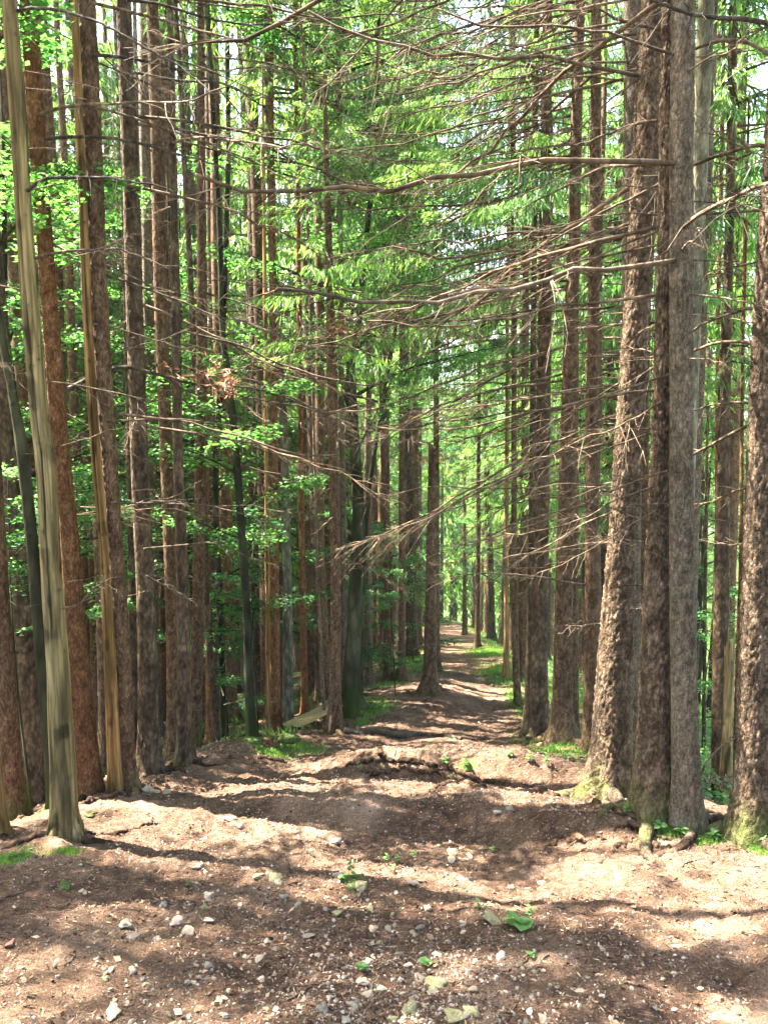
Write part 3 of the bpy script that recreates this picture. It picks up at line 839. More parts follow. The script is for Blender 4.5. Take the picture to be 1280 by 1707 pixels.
tree('L15', SP, SC, 'orange slim dead spruce stem with short snapped twigs', 'yellow',
     [(447, 1212, 9), (446, 1050, 8), (445, 900, 7), (444, 740, 6)], D=10.6, H=9, skirt=(SKIRT_THIN[1], .8, .55), flare=.2)
tree('L16', SP, SC, 'reddish spruce behind the orange slim stem', 'red',
     [(460, 1198, 18), (459, 1100, 16), (458, 950, 15), (457, 700, 13), (455, 450, 11), (452, 200, 9)], D=11.8, H=21, crown=(CR_LOW[1], 9.5, .7), skirt=(SKIRT[0], 1.2, .9))
tree('L17', SP, SC, 'pale grey green smooth trunk beside the wooden bench', 'pale',
     [(480, 1210, 20), (480, 1120, 17), (479, 1000, 16), (476, 850, 15), (472, 700, 14), (464, 560, 12), (455, 450, 11), (448, 200, 9)], H=18, crown=(CR_LOW[2], 8.5, .6), skirt=(SKIRT_THIN[0], 3.5, .8), flare=.3)
tree('L18', SP, SC, 'narrow tan spruce behind the wooden bench', 'red',
     [(509, 1192, 12), (507, 1100, 11), (504, 900, 10), (500, 600, 9), (496, 300, 8)], D=12.6, H=20, crown=(CR_LOW[0], 9, .6), skirt=(SKIRT[1], 1.5, .8))
tree('L19', SP, SC, 'thin grey stem rising beside the end of the bench', 'grey',
     [(541, 1200, 6), (536, 1100, 5.5), (528, 900, 5), (520, 600, 4)], D=11.2, H=11, skirt=(SKIRT_THIN[1], 1.5, .7))
# ---- the middle
tree('C1', SP, SC, 'slender young spruce with its green top in view, standing alone beside the lying pole', 'spruce',
     [(558, 1218, 24), (559, 1150, 18), (560, 1000, 17), (558, 850, 17), (555, 700, 16.5), (552, 550, 15), (548, 400, 12), (544, 250, 9), (540, 120, 5)], H=8.6,
     crown=(CR_SMALL, 4.6, 1.0), branches=BR(1.0, 5.6, None, 1.0, 1.3, step=.22, per=(2, 5)), flare=.6)
tree('C1b', SP, SC, 'grey brown spruce half hidden behind the slender young one', 'grey',
     [(574, 1195, 12), (573, 1000, 10), (571, 800, 10), (568, 500, 9)], D=12.4, H=18, crown=(CR_LOW[1], 8, .65), skirt=(SKIRT[2], 1.5, .8))
tree('C2', 'beech_tree', SC, 'almost black beech with spreading root foot and forked crown in the middle', 'beech',
     [(592, 1188, 34), (586, 1140, 28), (590, 1050, 25), (594, 950, 23), (597, 850, 21), (592, 760, 19), (588, 680, 17), (586, 600, 14), (598, 540, 11), (610, 400, 9), (625, 250, 7)],
     H=11.5, crown=(BE[2], 4.6, .95), flare=.8)
tree('C2b', 'beech_tree', SC, 'thin beech pole curving up beside the almost black beech', 'beech',
     [(600, 1170, 10), (604, 1000, 8), (612, 850, 8), (626, 740, 7), (650, 600, 6), (668, 480, 5)], D=13, H=9.5, crown=(BE[0], 4.4, .7), flare=.3)
tree('C3', SP, SC, 'first of two dark spruces on the grassy bank left of the trail', 'spruce',
     [(646, 1136, 14), (646, 1050, 11), (645, 900, 10), (644, 750, 9), (642, 600, 8), (640, 400, 7)], H=21, crown=(CR_LOW[2], 8, .75), skirt=(SKIRT[3], 2.0, .8), flare=.7)
tree('C4', SP, SC, 'second dark spruce on the grassy bank, with a splayed root foot', 'spruce',
     [(669, 1136, 15), (670, 1050, 11.5), (670, 900, 11), (670, 750, 10), (669, 550, 9), (668, 350, 7)], H=22, crown=(CR_LOW[0], 8, .75), skirt=(SKIRT[0], 2.0, .8), flare=.8)
tree('C4b', SP, SC, 'old brown spruce with a crooked snag at its foot beyond the dark beech', 'grey',
     [(617, 1130, 12), (616, 1000, 10), (615, 800, 9), (613, 500, 8)], D=16.5, H=20, crown=(CR_LOW[1], 8, .7), skirt=(SKIRT[1], 1.5, .8), flare=.5)
tree('C5', SP, SC, 'broken topped dead spruce with wide root feet on the mound where the trail narrows', 'spruce',
     [(716, 1155, 27), (717, 1100, 21), (718, 1000, 19), (719, 900, 17.5), (720, 800, 15), (721, 742, 13)], H=1, broken=True,
     branches=BR(2.0, 4.6, None, .9, 1.0, step=.25, per=(2, 5)), flare=.9)
tree('C6', SP, SC, 'spruce peeking out just behind the one on the mound', 'spruce',
     [(727, 1118, 15), (727, 1000, 11), (727, 800, 10), (726, 500, 8)], H=22, crown=(CR_LOW[0], 8, .8), skirt=(SKIRT[2], 2, .9), flare=.8)
# ---- trail edge, right
tree('R9', SP, SC, 'massive dark rough barked spruce at the very edge of the picture', 'rough',
     [(1256, 1396, 74), (1258, 1300, 60), (1260, 1150, 56), (1264, 1000, 54), (1268, 850, 50), (1272, 700, 47), (1278, 550, 44), (1286, 380, 40), (1296, 200, 36), (1306, 0, 33)],
     crown=(CR_BIG[0], 9, 1.0), branches=BR(1.5, 6.8, R_OPEN, 1.8, .7, step=.34), flare=.3)
tree('R6', SP, SC, 'pale lichen spotted spruce trunk, straight, third in the row by the trail', 'grey',
     [(1147, 1384, 54), (1143, 1300, 45), (1140, 1150, 41), (1136, 1000, 39), (1134, 850, 38), (1134, 700, 37), (1134, 550, 37), (1135, 400, 38), (1136, 200, 38), (1138, 0, 39)],
     crown=(CR_BIG[1], 9.5, 1.0), branches=BR(1.7, 7, R_OPEN, 2.6, .8, step=.31, per=(2, 6)), flare=.25)
tree('R5', SP, SC, 'rough dark spruce between the mossy footed giant and the lichen spotted trunk', 'rough',
     [(1092, 1358, 72), (1090, 1270, 58), (1091, 1150, 50), (1094, 1000, 44), (1098, 850, 36), (1103, 700, 32), (1108, 500, 29), (1112, 250, 26), (1116, 0, 24)],
     crown=(CR_BIG[2], 9.5, .9), branches=BR(1.8, 7.3, R_OPEN, 2.6, .8, step=.31, per=(2, 6)), flare=.3)
tree('R4', SP, SC, 'biggest rough spruce beside the trail with bright green moss at its foot', 'rough',
     [(1013, 1330, 78), (1018, 1250, 64), (1024, 1120, 58), (1032, 980, 50), (1042, 830, 46), (1050, 700, 44), (1060, 540, 43), (1070, 380, 43), (1080, 200, 43), (1090, 0, 43)],
     crown=(CR_BIG[3], 9.5, 1.0), branches=BR(1.8, 7.5, R_OPEN, 3.0, .9, step=.30, per=(2, 6)), flare=.42)
tree('R4b', SP, SC, 'grey furrowed spruce hidden behind the biggest one, moss at its base', 'grey',
     [(1048, 1290, 40), (1048, 1150, 34), (1050, 950, 32), (1052, 750, 31), (1052, 550, 30), (1052, 350, 29), (1053, 150, 28), (1054, 0, 28)], D=7.3,
     crown=(CR_BIG[0], 10, .9), branches=BR(2.2, 8, R_OPEN, 2.4, .7, step=.4), flare=.35)
tree('R5b', SP, SC, 'dark slim spruce seen through the gap behind the rough barked pair', 'spruce',
     [(1062, 1290, 15), (1066, 1100, 14), (1072, 900, 13), (1076, 600, 12), (1080, 300, 11)], D=9.5, crown=(CR_LOW[1], 9, .8), skirt=(SKIRT[0], 2, .9))
tree('R7', SP, SC, 'pale smooth grey spruce leaning out behind the lichen spotted trunk', 'pale',
     [(1128, 1310, 32), (1134, 1100, 29), (1142, 850, 27), (1152, 600, 26), (1162, 350, 25), (1172, 100, 26), (1176, 0, 26)], D=6.9,
     crown=(CR_BIG[2], 10, .9), branches=BR(2.2, 7.8, R_OPEN, 1.9, .8, step=.4), flare=.3)
tree('R7b', SP, SC, 'slimmer pale spruce rising beside the smooth grey leaning one', 'grey',
     [(1146, 1300, 20), (1152, 1000, 18), (1162, 700, 17), (1174, 400, 15), (1186, 100, 14)], D=8.3,
     crown=(CR_LOW[2], 10, .9), skirt=(SKIRT[1], 2.4, .8), flare=.3)
tree('R3', SP, SC, 'sunlit tan spruce just behind the mossy footed giant', 'spruce',
     [(986, 1275, 34), (986, 1150, 27), (986, 1000, 24), (986, 850, 22), (987, 700, 21), (989, 500, 19), (991, 300, 18), (993, 0, 16)], D=7.9,
     crown=(CR_BIG[1], 10, .9), branches=BR(1.9, 8, R_OPEN, 2.8, .9, step=.32), flare=.3)
tree('R2', SP, SC, 'reddish spruce with a mossy octopus of roots beside the trail', 'spruce',
     [(937, 1238, 44), (937, 1180, 33), (938, 1060, 30), (942, 900, 28), (946, 750, 26), (951, 550, 23), (957, 350, 20), (962, 150, 18), (966, 0, 17)],
     crown=(CR_BIG[2], 10.5, .9), branches=BR(1.7, 8.5, R_OPEN, 2.8, .9, step=.30, per=(2, 6)), flare=.8)
tree('R1', SP, SC, 'dark spruce left of the reddish one, its base in deep shade', 'far',
     [(896, 1226, 38), (898, 1150, 30), (900, 1030, 27), (902, 880, 25), (905, 700, 23), (908, 500, 21), (910, 300, 19), (912, 0, 16)],
     crown=(CR_BIG[3], 10.5, .9), branches=BR(1.7, 8.5, R_OPEN, 2.6, .9, step=.32), flare=.4)
tree('R1b', SP, SC, 'black trunk tight against the dark spruce by the trail', 'far',
     [(882, 1212, 18), (884, 1100, 14), (886, 950, 13), (888, 700, 11), (890, 400, 9)], H=20,
     crown=(CR_LOW[0], 9, .8), skirt=(SKIRT[3], 1.8, .9), flare=.5)
tree('R2b', SP, SC, 'slim tan spruce standing behind the reddish one', 'spruce',
     [(956, 1215, 16), (956, 1000, 14), (957, 750, 13), (958, 400, 11), (960, 100, 9)], D=10.9, crown=(CR_LOW[1], 9, .85), skirt=(SKIRT[2], 1.6, .9))
tree('R0', SP, SC, 'leaning slim dark spruce in the grass by the trail bend', 'spruce',
     [(863, 1174, 13), (859, 1100, 11), (857, 980, 10), (856, 800, 9), (856, 500, 8)], H=19, crown=(CR_LOW[2], 7.5, .85), skirt=(SKIRT[0], 1.6, 1.0), flare=.3)
tree('R0b', SP, SC, 'spruce with a sunlit yellow mossy foot at the trail bend', 'yellow',
     [(844, 1128, 12), (844, 1080, 9), (844, 1000, 8), (845, 800, 7), (846, 500, 6)], H=16, crown=(CR_LOW[0], 6.5, .8), skirt=(SKIRT[1], 2.0, .8), flare=.4)
tree('R0c', SP, SC, 'broad brown spruce just past the sunlit yellow foot', 'spruce',
     [(871, 1140, 16), (872, 1000, 14), (874, 800, 13), (876, 500, 11)], D=15.5, H=22, crown=(CR_LOW[1], 8, .9), skirt=(SKIRT[2], 1.6, 1.1))
tree('P1', SP, SC, 'lone straight spruce on the grassy right verge of the far trail', 'spruce',
     [(796, 1080, 10), (796, 1000, 8), (797, 900, 7), (798, 700, 6)], H=22, crown=(CR_BIG[0], 8, .8), skirt=(SKIRT[0], 1.5, 1.1), flare=.6)
tree('P2', SP, SC, 'spruce nearest the far end of the trail, on its grassy side', 'spruce',
     [(774, 1058, 8), (774, 1000, 6.5), (774, 900, 6), (774, 700, 5)], H=22, crown=(CR_BIG[1], 7.5, .8), skirt=(SKIRT[1], 1.5, 1.2), flare=.6)
tree('V1', SP, SC, 'dark olive double stemmed spruce against the bright valley gap', 'far',
     [(1200, 1312, 30), (1200, 1180, 27), (1202, 1000, 25), (1204, 850, 23), (1206, 700, 20), (1210, 550, 17), (1214, 400, 14)], D=8.8, H=17, crown=(CR_BIG[2], 4.9, .62), skirt=(SKIRT_THIN[0], 3.0, .8), flare=.2)
tree('V2', 'dead_tree', 'dead tree', 'snapped rotting snag with a splintered top in front of the valley gap', 'dead',
     [(1207, 1318, 20), (1211, 1220, 17), (1214, 1140, 15), (1215, 1072, 14)], D=8.0, H=1, broken=True, flare=.1)
tree('V3', 'dead_tree', 'dead tree', 'thin barkless stick of a trunk between the snag and the massive spruce', 'red',
     [(1226, 1275, 9), (1229, 1100, 8), (1233, 950, 7), (1236, 780, 6), (1238, 560, 5)], D=9.0, H=8, skirt=(SKIRT_THIN[1], .8, .45), flare=.1)
tree('V4', SP, SC, 'thin green lit stem standing in the meadow gap', 'far',
     [(1173, 1200, 7), (1175, 1000, 6), (1177, 850, 5), (1178, 700, 4)], D=14, H=13, crown=(CR_LOW[0], 6.0, .55), flare=.1)
tree('V5', SP, SC, 'slim reddish trunk touching the double stemmed spruce', 'red',
     [(1190, 1270, 9), (1191, 1100, 8), (1194, 900, 7), (1196, 600, 6)], D=10.5, H=14, crown=(CR_LOW[1], 8, .6), flare=.1)

# ------------------------------------------------------------------ long boughs that show one by one
def bough(key, pix, D0, D1, r0, mat=None, nsub=14, seed=1):
    """a bough on tree KEY, drawn through picture points whose distance runs from D0 at the trunk to D1 at the tip"""
    r = np.random.default_rng(seed + len(pix) * 7 + int(pix[0][0]))
    root, base = TREES[key][0], TREES[key][1]
    k = len(pix)
    c = np.array([at(px, py, D0 + (D1 - D0) * i / (k - 1)) for i, (px, py) in enumerate(pix)]) - base
    n = 8 * k; p = spline(c, n); t = np.linspace(0, 1, n)
    p = p + np.cumsum(r.normal(0, .004, (n, 3)), 0) * t[:, None]
    m = M(); L = np.linalg.norm(np.diff(p, axis=0), axis=1).sum()
    tube(m, p, r0 * (1 - t) ** .7 + .003, 7)
    ax = unit(p[-1] - p[0])
    for _ in range(nsub):
        i = r.integers(int(n * .2), n - 1); q = p[i]; tg = unit(p[min(i + 1, n - 1)] - p[i - 1])
        lat = unit(np.cross(tg, r.normal(size=3)))
        d = unit(tg * r.uniform(.3, 1.0) + lat * .8 + [0, 0, -.25]); l = L * r.uniform(.08, .28)
        tt = np.linspace(0, 1, 6)[:, None]
        s = q + d * l * tt + np.array([0, 0, -.15]) * l * tt ** 2 + r.normal(0, .01, (6, 3)) * tt
        tube(m, s, np.linspace(r0 * .28 + .001, .0015, 6), 4, cap=False)
    link('branch', m.mesh('branch', mat or twig_mat), root)

for b in [
    ('L1', [(46, 318), (70, 300), (100, 293), (180, 294), (240, 300), (300, 318)], 5.3, 4.6, .016, bough_mat),
    ('L1', [(60, 430), (100, 420), (160, 415), (210, 420), (290, 450)], 5.3, 4.6, .013, twig_mat),
    ('L1', [(30, 18), (60, 12), (120, 20), (200, 55), (290, 105), (350, 150)], 5.3, 4.5, .014, bough_mat),
    ('L1', [(92, 1015), (130, 1010), (165, 985), (178, 978)], 5.3, 5.0, .010, twig_mat),
    ('L5', [(75, 232), (130, 228), (200, 232), (260, 245), (330, 265), (400, 290)], 6.7, 6.0, .02, bough_mat),
    ('L7', [(155, 92), (200, 95), (260, 105), (330, 125), (430, 160)], 6.6, 6.2, .018, bough_mat),
    ('L7', [(165, 180), (220, 195), (300, 220), (400, 260), (480, 300)], 6.6, 6.2, .014, twig_mat),
    ('L7', [(150, 4), (230, 22), (320, 45), (420, 75), (520, 130)], 6.6, 6.0, .018, twig_mat),
    ('L8', [(212, 0), (270, 8), (340, 28), (420, 38), (520, 28), (560, 12)], 6.9, 7.6, .018, bough_mat),
    ('L8', [(222, 120), (300, 135), (380, 140), (440, 175), (500, 205)], 6.9, 7.4, .016, bough_mat),
    ('L5', [(100, 655), (190, 614), (250, 620), (330, 640), (400, 643), (460, 655), (560, 690)], 6.7, 8.6, .028, bough_mat),
    ('L7', [(178, 700), (210, 702), (300, 702), (400, 720), (480, 740)], 6.6, 7.5, .012, twig_mat),
    ('L7', [(187, 838), (230, 838), (300, 835), (400, 850), (480, 880)], 6.6, 7.6, .012, twig_mat),
    ('L8', [(240, 915), (300, 908), (360, 905), (430, 940), (480, 990)], 6.9, 7.8, .011, twig_mat),
    ('L8', [(244, 960), (290, 985), (330, 1010)], 6.9, 7.2, .010, twig_mat),
    ('R6', [(1136, 200), (1110, 200), (1060, 206), (1010, 222), (960, 240), (905, 258)], 5.3, 6.2, .02, twig_mat),
    ('R6', [(1136, 272), (1100, 273), (1050, 274), (1005, 278), (960, 300), (900, 330), (850, 352)], 5.3, 6.4, .022, twig_mat),
    ('R6', [(1135, 345), (1100, 350), (1050, 372), (985, 402), (920, 440), (850, 478), (790, 505)], 5.3, 7.0, .020, twig_mat),
    ('R6', [(1133, 540), (1110, 538), (1060, 540), (1010, 545), (960, 556)], 5.3, 6.6, .016, twig_mat),
    ('R6', [(1133, 700), (1100, 706), (1040, 730), (980, 748), (900, 765), (830, 800)], 5.3, 6.8, .018, twig_mat),
    ('R6', [(1134, 62), (1100, 50), (1050, 40), (1000, 18), (950, -20)], 5.3, 5.6, .018, twig_mat),
    ('R9', [(1310, 45), (1240, 32), (1180, 30), (1130, 22), (1080, 8), (1010, -15)], 4.9, 4.4, .022, bough_mat),
    ('R9', [(1292, 248), (1255, 242), (1210, 254), (1150, 276), (1090, 310), (1010, 350), (930, 400), (860, 440)], 4.9, 5.9, .02, twig_mat),
    ('R9', [(1290, 95), (1240, 70), (1190, 70), (1130, 95), (1060, 130), (1000, 175), (930, 245)], 4.9, 5.5, .016, twig_mat),
    ('R9', [(1280, 520), (1250, 514), (1200, 528), (1160, 545), (1100, 600), (1040, 640)], 4.9, 5.6, .016, twig_mat),
    ('R9', [(1280, 575), (1250, 570), (1190, 572), (1120, 600), (1050, 630), (980, 670), (900, 720)], 4.9, 6.2, .016, twig_mat),
    ('R9', [(1275, 675), (1230, 672), (1190, 675), (1130, 690), (1080, 694)], 4.9, 5.8, .012, twig_mat),
    ('R9', [(1270, 700), (1220, 722), (1170, 750), (1110, 785), (1040, 800), (980, 822), (925, 862)], 4.9, 6.6, .016, twig_mat),
    ('R9', [(1268, 818), (1235, 815), (1195, 830), (1150, 838)], 4.9, 5.5, .010, twig_mat),
    ('R9', [(1264, 905), (1230, 905), (1180, 903)], 4.9, 5.4, .009, twig_mat),
    ('R4', [(1034, 906), (1000, 905), (950, 912), (890, 925), (830, 935)], 6.2, 7.4, .012, twig_mat),
    ('R3', [(985, 975), (950, 972), (900, 962), (850, 955), (790, 955), (740, 965)], 7.9, 7.6, .016, twig_mat),
    ('R3', [(985, 1040), (950, 1041), (920, 1046)], 7.9, 7.3, .012, twig_mat),
    ('R4', [(1015, 1048), (995, 1041), (965, 1042), (938, 1043)], 6.2, 5.9, .011, twig_mat),
    ('R4', [(1040, 690), (1000, 700), (940, 730), (880, 745), (800, 790)], 6.2, 7.4, .014, twig_mat),
    ('R5', [(1092, 1022), (1070, 1014), (1042, 1012)], 5.7, 5.5, .010, twig_mat),
    ('R6', [(1130, 980), (1100, 976), (1060, 975), (1033, 976)], 5.3, 5.1, .011, bough_mat),
    ('R2', [(940, 800), (900, 812), (850, 840), (790, 880), (740, 930)], 9.2, 8.6, .014, twig_mat),
    ('R1', [(902, 770), (860, 790), (800, 830), (740, 850)], 9.8, 9.4, .013, twig_mat),
    ('C2', [(588, 700), (575, 660), (566, 610), (560, 560)], 10.9, 10.9, .03, BK['beech']),
    ('C2', [(592, 760), (620, 700), (640, 655), (655, 620)], 10.9, 11.3, .025, BK['beech']),
]:
    bough(b[0], b[1], b[2], b[3], b[4] * .58, b[5], nsub=14 if b[0][0] == 'R' else 12)

# living boughs that hang into the light over the trail
def live_bough_mesh(seed, L, t0):
    r = np.random.default_rng(seed); ax, ra, st, rn = live_branch(L, r, 2.6, .62)
    keep = st[:, 0, 0] > t0 * L; m = M(); tube(m, spline(ax, 24), np.interp(np.linspace(0, 1, 24), np.linspace(0, 1, 9), ra) * .55, 6, mat=1)
    add_strips(m, st[keep], rn[keep]); return m.mesh('bough', [needle_mat, twig_mat], smooth=False)
LB = [live_bough_mesh(700 + i, l, t0) for i, (l, t0) in enumerate([(2.4, .35), (2.8, .5), (2.0, .2), (2.6, .6)])]
rlb = np.random.default_rng(64)
for key, ys_, az0 in [('R1', (60, 150, 240, 330, 420, 500), 172), ('R2', (20, 180, 300), 170), ('R0', (120, 260, 380, 470, 560), 180), ('R0c', (80, 200, 330, 450, 600), 175), 
                      ('C4', (200, 330, 430, 520), 20), ('C3', (120, 240, 360, 460), 200), ('C1b', (60, 160), 10), ('L17', (60, 160, 260), 10), ('L16', (120, 240), 0), ('R3', (40, 260), 175), ('R2b', (100, 240, 360), 175), ('P1', (560, 640, 700, 760), 185), ('R0b', (520, 580, 650, 300, 400), 180)]:
    root, base, prof, DD = TREES[key]; zs, x, y, rr = prof
    for yy_ in ys_:
        for rep_ in range(2):
            hh = at(700, yy_, DD)[2] - base[2] + rlb.uniform(-.2, .2); i = min(int(np.searchsorted(zs, hh)), len(zs) - 1); az = R(az0 + rlb.normal(0, 38))
            place_branch(root, LB[rlb.integers(4)], (x[i], y[i], hh), az, rlb.uniform(.7, 1.1) * min(1.25, DD / 11), rlb.uniform(-.25, .15), rlb.uniform(-.2, .2), 'bough')

# dry brown needle tuft caught on the dark bough, and on the young spruce
def dry_tuft(pc, D, w, parent_key, seed):
    r = np.random.default_rng(seed); m = M(); root, base = TREES[parent_key][:2]
    c = at(pc[0], pc[1], D) - base
    for _ in range(10):
        p = c + r.normal(0, w * .35, 3) * [1, .6, .45]; d = unit(r.normal(size=3) * [1, .6, .5]) * w * r.uniform(.5, 1)
        tube(m, np.array([p, p + d * .5 + [0, 0, .01], p + d]), [.003, .002, .001], 3, mat=1, cap=False)
        k = 16; u = r.random(k)[:, None]
        add_strips(m, strips(p + d * u, unit(d + r.normal(0, w * .8, (k, 3))), r.uniform(.04, .10, k), np.full(k, .012), r), r.random(k))
    link('needle_tuft', m.mesh('needle_tuft', [brown_needle_mat, twig_mat], smooth=False), root)
dry_tuft((345, 625), 7.6, .30, 'L5', 5)
dry_tuft((372, 640), 7.8, .25, 'L5', 6)
dry_tuft((572, 545), 9.6, .28, 'C1', 7)
dry_tuft((735, 755), 13.2, .45, 'C5', 8); dry_tuft((728, 770), 13.2, .5, 'C5', 9)

# ------------------------------------------------------------------ the stand of trees behind
def trunk_proto(seed, kind, H, r0):
    r = np.random.default_rng(seed)
    z = np.linspace(0, H, 7); x = np.cumsum(r.normal(0, .06, 7)); y = np.cumsum(r.normal(0, .06, 7)); x -= x[0]; y -= y[0]
    P = np.stack([x, y, z], 1)
    me, prof = trunk_mesh(P, r0 * (1 - z / H) ** .75 + .006, kind, 20, 10, seed, .8)
    return me, prof
FT = [trunk_proto(500 + i, k, 23, r0) for i, (k, r0) in enumerate([('far', .13), ('spruce', .15), ('spruce', .14), ('far', .17), ('grey', .13), ('spruce', .11)])]
BT = [trunk_proto(520 + i, 'beech', h, r0) for i, (h, r0) in enumerate([(10, .09), (13, .12)])]
placed = [(t[1][0], t[1][1]) for t in TREES.values()]
def free(x, y, dmin):
    return all((x - a) ** 2 + (y - b) ** 2 > dmin ** 2 for a, b in placed)
rs = np.random.default_rng(4242)
def in_view(x, y, margin=0.0):
    return y > 2 and abs(x / (y * .9925)) < .50 + margin
ZONES = {
    'l': ('spruce in the dense stand down the slope left of the trail', 'spruces of the stand below the bench'),
    'm': ('spruce in the stand flanking the far trail', 'spruces along the far trail'),
    'r': ('spruce on the slope falling away beyond the row of big trunks', 'spruces on the valley slope'),
}
def far_tree(x, y, zone, i, crown, hc, sc, sk):
    me, prof = FT[i % len(FT)]
    lab, grp = ZONES[zone]
    t = empty(SP, (x, y, float(ground(x, y, False))), lab, 'tree', grp)
    t.rotation_euler = (rs.normal(0, .012), rs.normal(0, .012), rs.uniform(0, 6.28)); s = rs.uniform(.8, 1.25); t.scale = (s, s, rs.uniform(.9, 1.15))
    link('trunk', me, t)
    zs, xx, yy, rr = prof; j = int(np.searchsorted(zs, hc))
    if sk is not None: link('dead_twigs', sk, t, (0, 0, 1.2)).rotation_euler[2] = rs.uniform(0, 6.28)
    if crown is None: return
    c = link('crown', crown, t, (xx[j], yy[j], hc)); c.rotation_euler[2] = rs.uniform(0, 6.28); c.scale = (sc / s, sc / s, sc)
cnt = 0
for attempt in range(16000):
    if cnt >= 300: break
    y = 8.5 * (75 / 8.5) ** (rs.random() ** .85); x = rs.uniform(-.62, .62) * y
    le_, re_ = float(np.interp(y, _D, _L)), float(np.interp(y, _D, _Rr))
    if le_ - .5 < x < re_ + .5: continue
    zone = 'm' if y > 16 and le_ - 6 < x < re_ + 7 else ('l' if x < le_ else 'r')
    px = 640 + F_PX * x / (y * .9925 + .2)
    if px > 1095 and (y < 24 or rs.random() < .82): continue
    if zone == 'r' and y < 14: continue
    if zone == 'l' and y < 10.5: continue
    if not free(x, y, .62 + .024 * y + (.5 if px > 900 else 0)): continue
    placed.append((x, y)); cnt += 1
    # crowns hang lower beside the trail ahead, where the light comes in
    low = rs.random() < (.55 if zone == 'm' else .3)
    hc = rs.uniform(2.8, 5.0) if low else rs.uniform(5.0, 9.0)
    if y > 35: hc *= .8
    pt = .55 if zone == 'm' else (.0 if zone == 'r' else (.75 if x > le_ - 8 or y < 16 else .2))
    if y > 26: pt = .1
    cr = CR_THIN[rs.integers(3)] if rs.random() < pt else (CR_LOW if rs.random() < .35 else CR_BIG)[rs.integers(3)]
    if zone == 'r' or y > 26: hc = rs.uniform(3.0, 8.0)
    if le_ - 9 < x < le_ and 11 < y < 17 and rs.random() < .6: cr = None
    if zone == 'l' and y > 17: cr = CR_BIG[rs.integers(4)]; hc = rs.uniform(5, 9.5)
    if le_ - 2.5 < x < le_ + 1 and y < 36: hc = rs.uniform(9, 11)
    elif le_ - 8 < x <= le_ - 2.5 and y < 34 and rs.random() < .6: cr = None
    if zone == 'l' and y < 14: cr = CR_THIN[rs.integers(3)] if rs.random() < .35 else None; hc = rs.uniform(11, 13)
    far_tree(x, y, zone, cnt, cr, hc, rs.uniform(.8, 1.1), SKIRT[rs.integers(4)] if rs.random() < .8 else SKIRT_THIN[rs.integers(2)])

for (px_, D_) in [(1236, 15.5), (1215, 31), (60, 21), (205, 23), (255, 26), (330, 22), (130, 27), (1020, 18), (960, 22)]:
    c_ = at(px_, 700, D_); x_ = float(c_[0]); cnt += 1; far_tree(x_, D_, 'r' if px_ > 700 else 'l', cnt, CR_BIG[cnt % 4], 8.8 if px_ > 1150 else 7.0, 1.05, None)
# young spruces with green boughs reaching low beside the trail ahead
for (x, y, s, lab) in [(3.6, 13.5, 1.35, 'young spruce with sunlit drooping boughs over the trail bend'), (4.9, 19, 1.6, 'bushy young spruce further along the right verge'),
                       (-2.2, 17.5, 1.3, 'young spruce with dark drooping boughs behind the twin trunks'), (-2.2, 24.5, 1.4, 'feathery spruce left of the narrow trail'),
                       (5.2, 27, 1.9, 'tall feathery spruce above the end of the trail')]:
    t = empty('young_spruce', (x, y, float(ground(x, y, False))), lab, 'tree')
    me, prof = FT[5]; tr = link('trunk', me, t); tr.scale = (.75, .75, .48 * s)
    c = link('crown', CR_SMALL, t, (0, 0, 2.6 * s)); c.scale = (1.25 * s, 1.25 * s, 1.45 * s)
    sk = link('dead_twigs', SKIRT[0], t, (0, 0, .6)); sk.scale = (.6, .6, .3 * s)

# beeches and beech saplings with their light green leaf sprays
BEECH = [(-4.4, 9.6, 0, .9), (-5.2, 12.5, 1, 1.0), (-7.5, 15, 1, 1.1), (-4.4, 17, 0, 1.1), (-4.0, 15.2, 1, .9), (-9.5, 20, 0, 1.3), (-6.0, 22, 1, 1.2), (-4.8, 20.0, 0, 1.2),
         (-12, 26, 1, 1.4), (-8, 29, 0, 1.4), (-3.6, 27, 1, 1.3), (-3.4, 24.5, 0, 1.1), (-15, 33, 0, 1.5), (-5, 36, 1, 1.6), (0, 34, 0, 1.4), (7.8, 30, 1, 1.4), (9.5, 24, 0, 1.1), (-11, 40, 1, 1.7), (11, 42, 0, 1.6),
         (-5.6, 9.8, 1, .9), (-6.8, 11.6, 0, 1.0), (6.2, 38, 1, 1.5), (14.5, 36, 1, 1.3), (-18, 42, 0, 1.7)]
for i, (x, y, b, s) in enumerate(BEECH):
    me, prof = BT[b]
    near_b = y < 14
    t = empty('beech_tree', (x, y, float(ground(x, y, False))),
              'leafy beech with light green sprays among the spruce trunks', 'tree', 'beeches among the spruces')
    t.rotation_euler[2] = rs.uniform(0, 6.28); t.scale = (s, s, s)
    link('trunk', me, t)
    c = link('crown', BE[i % 3], t, (0, 0, rs.uniform(1.6, 3.6))); c.rotation_euler[2] = rs.uniform(0, 6.28)
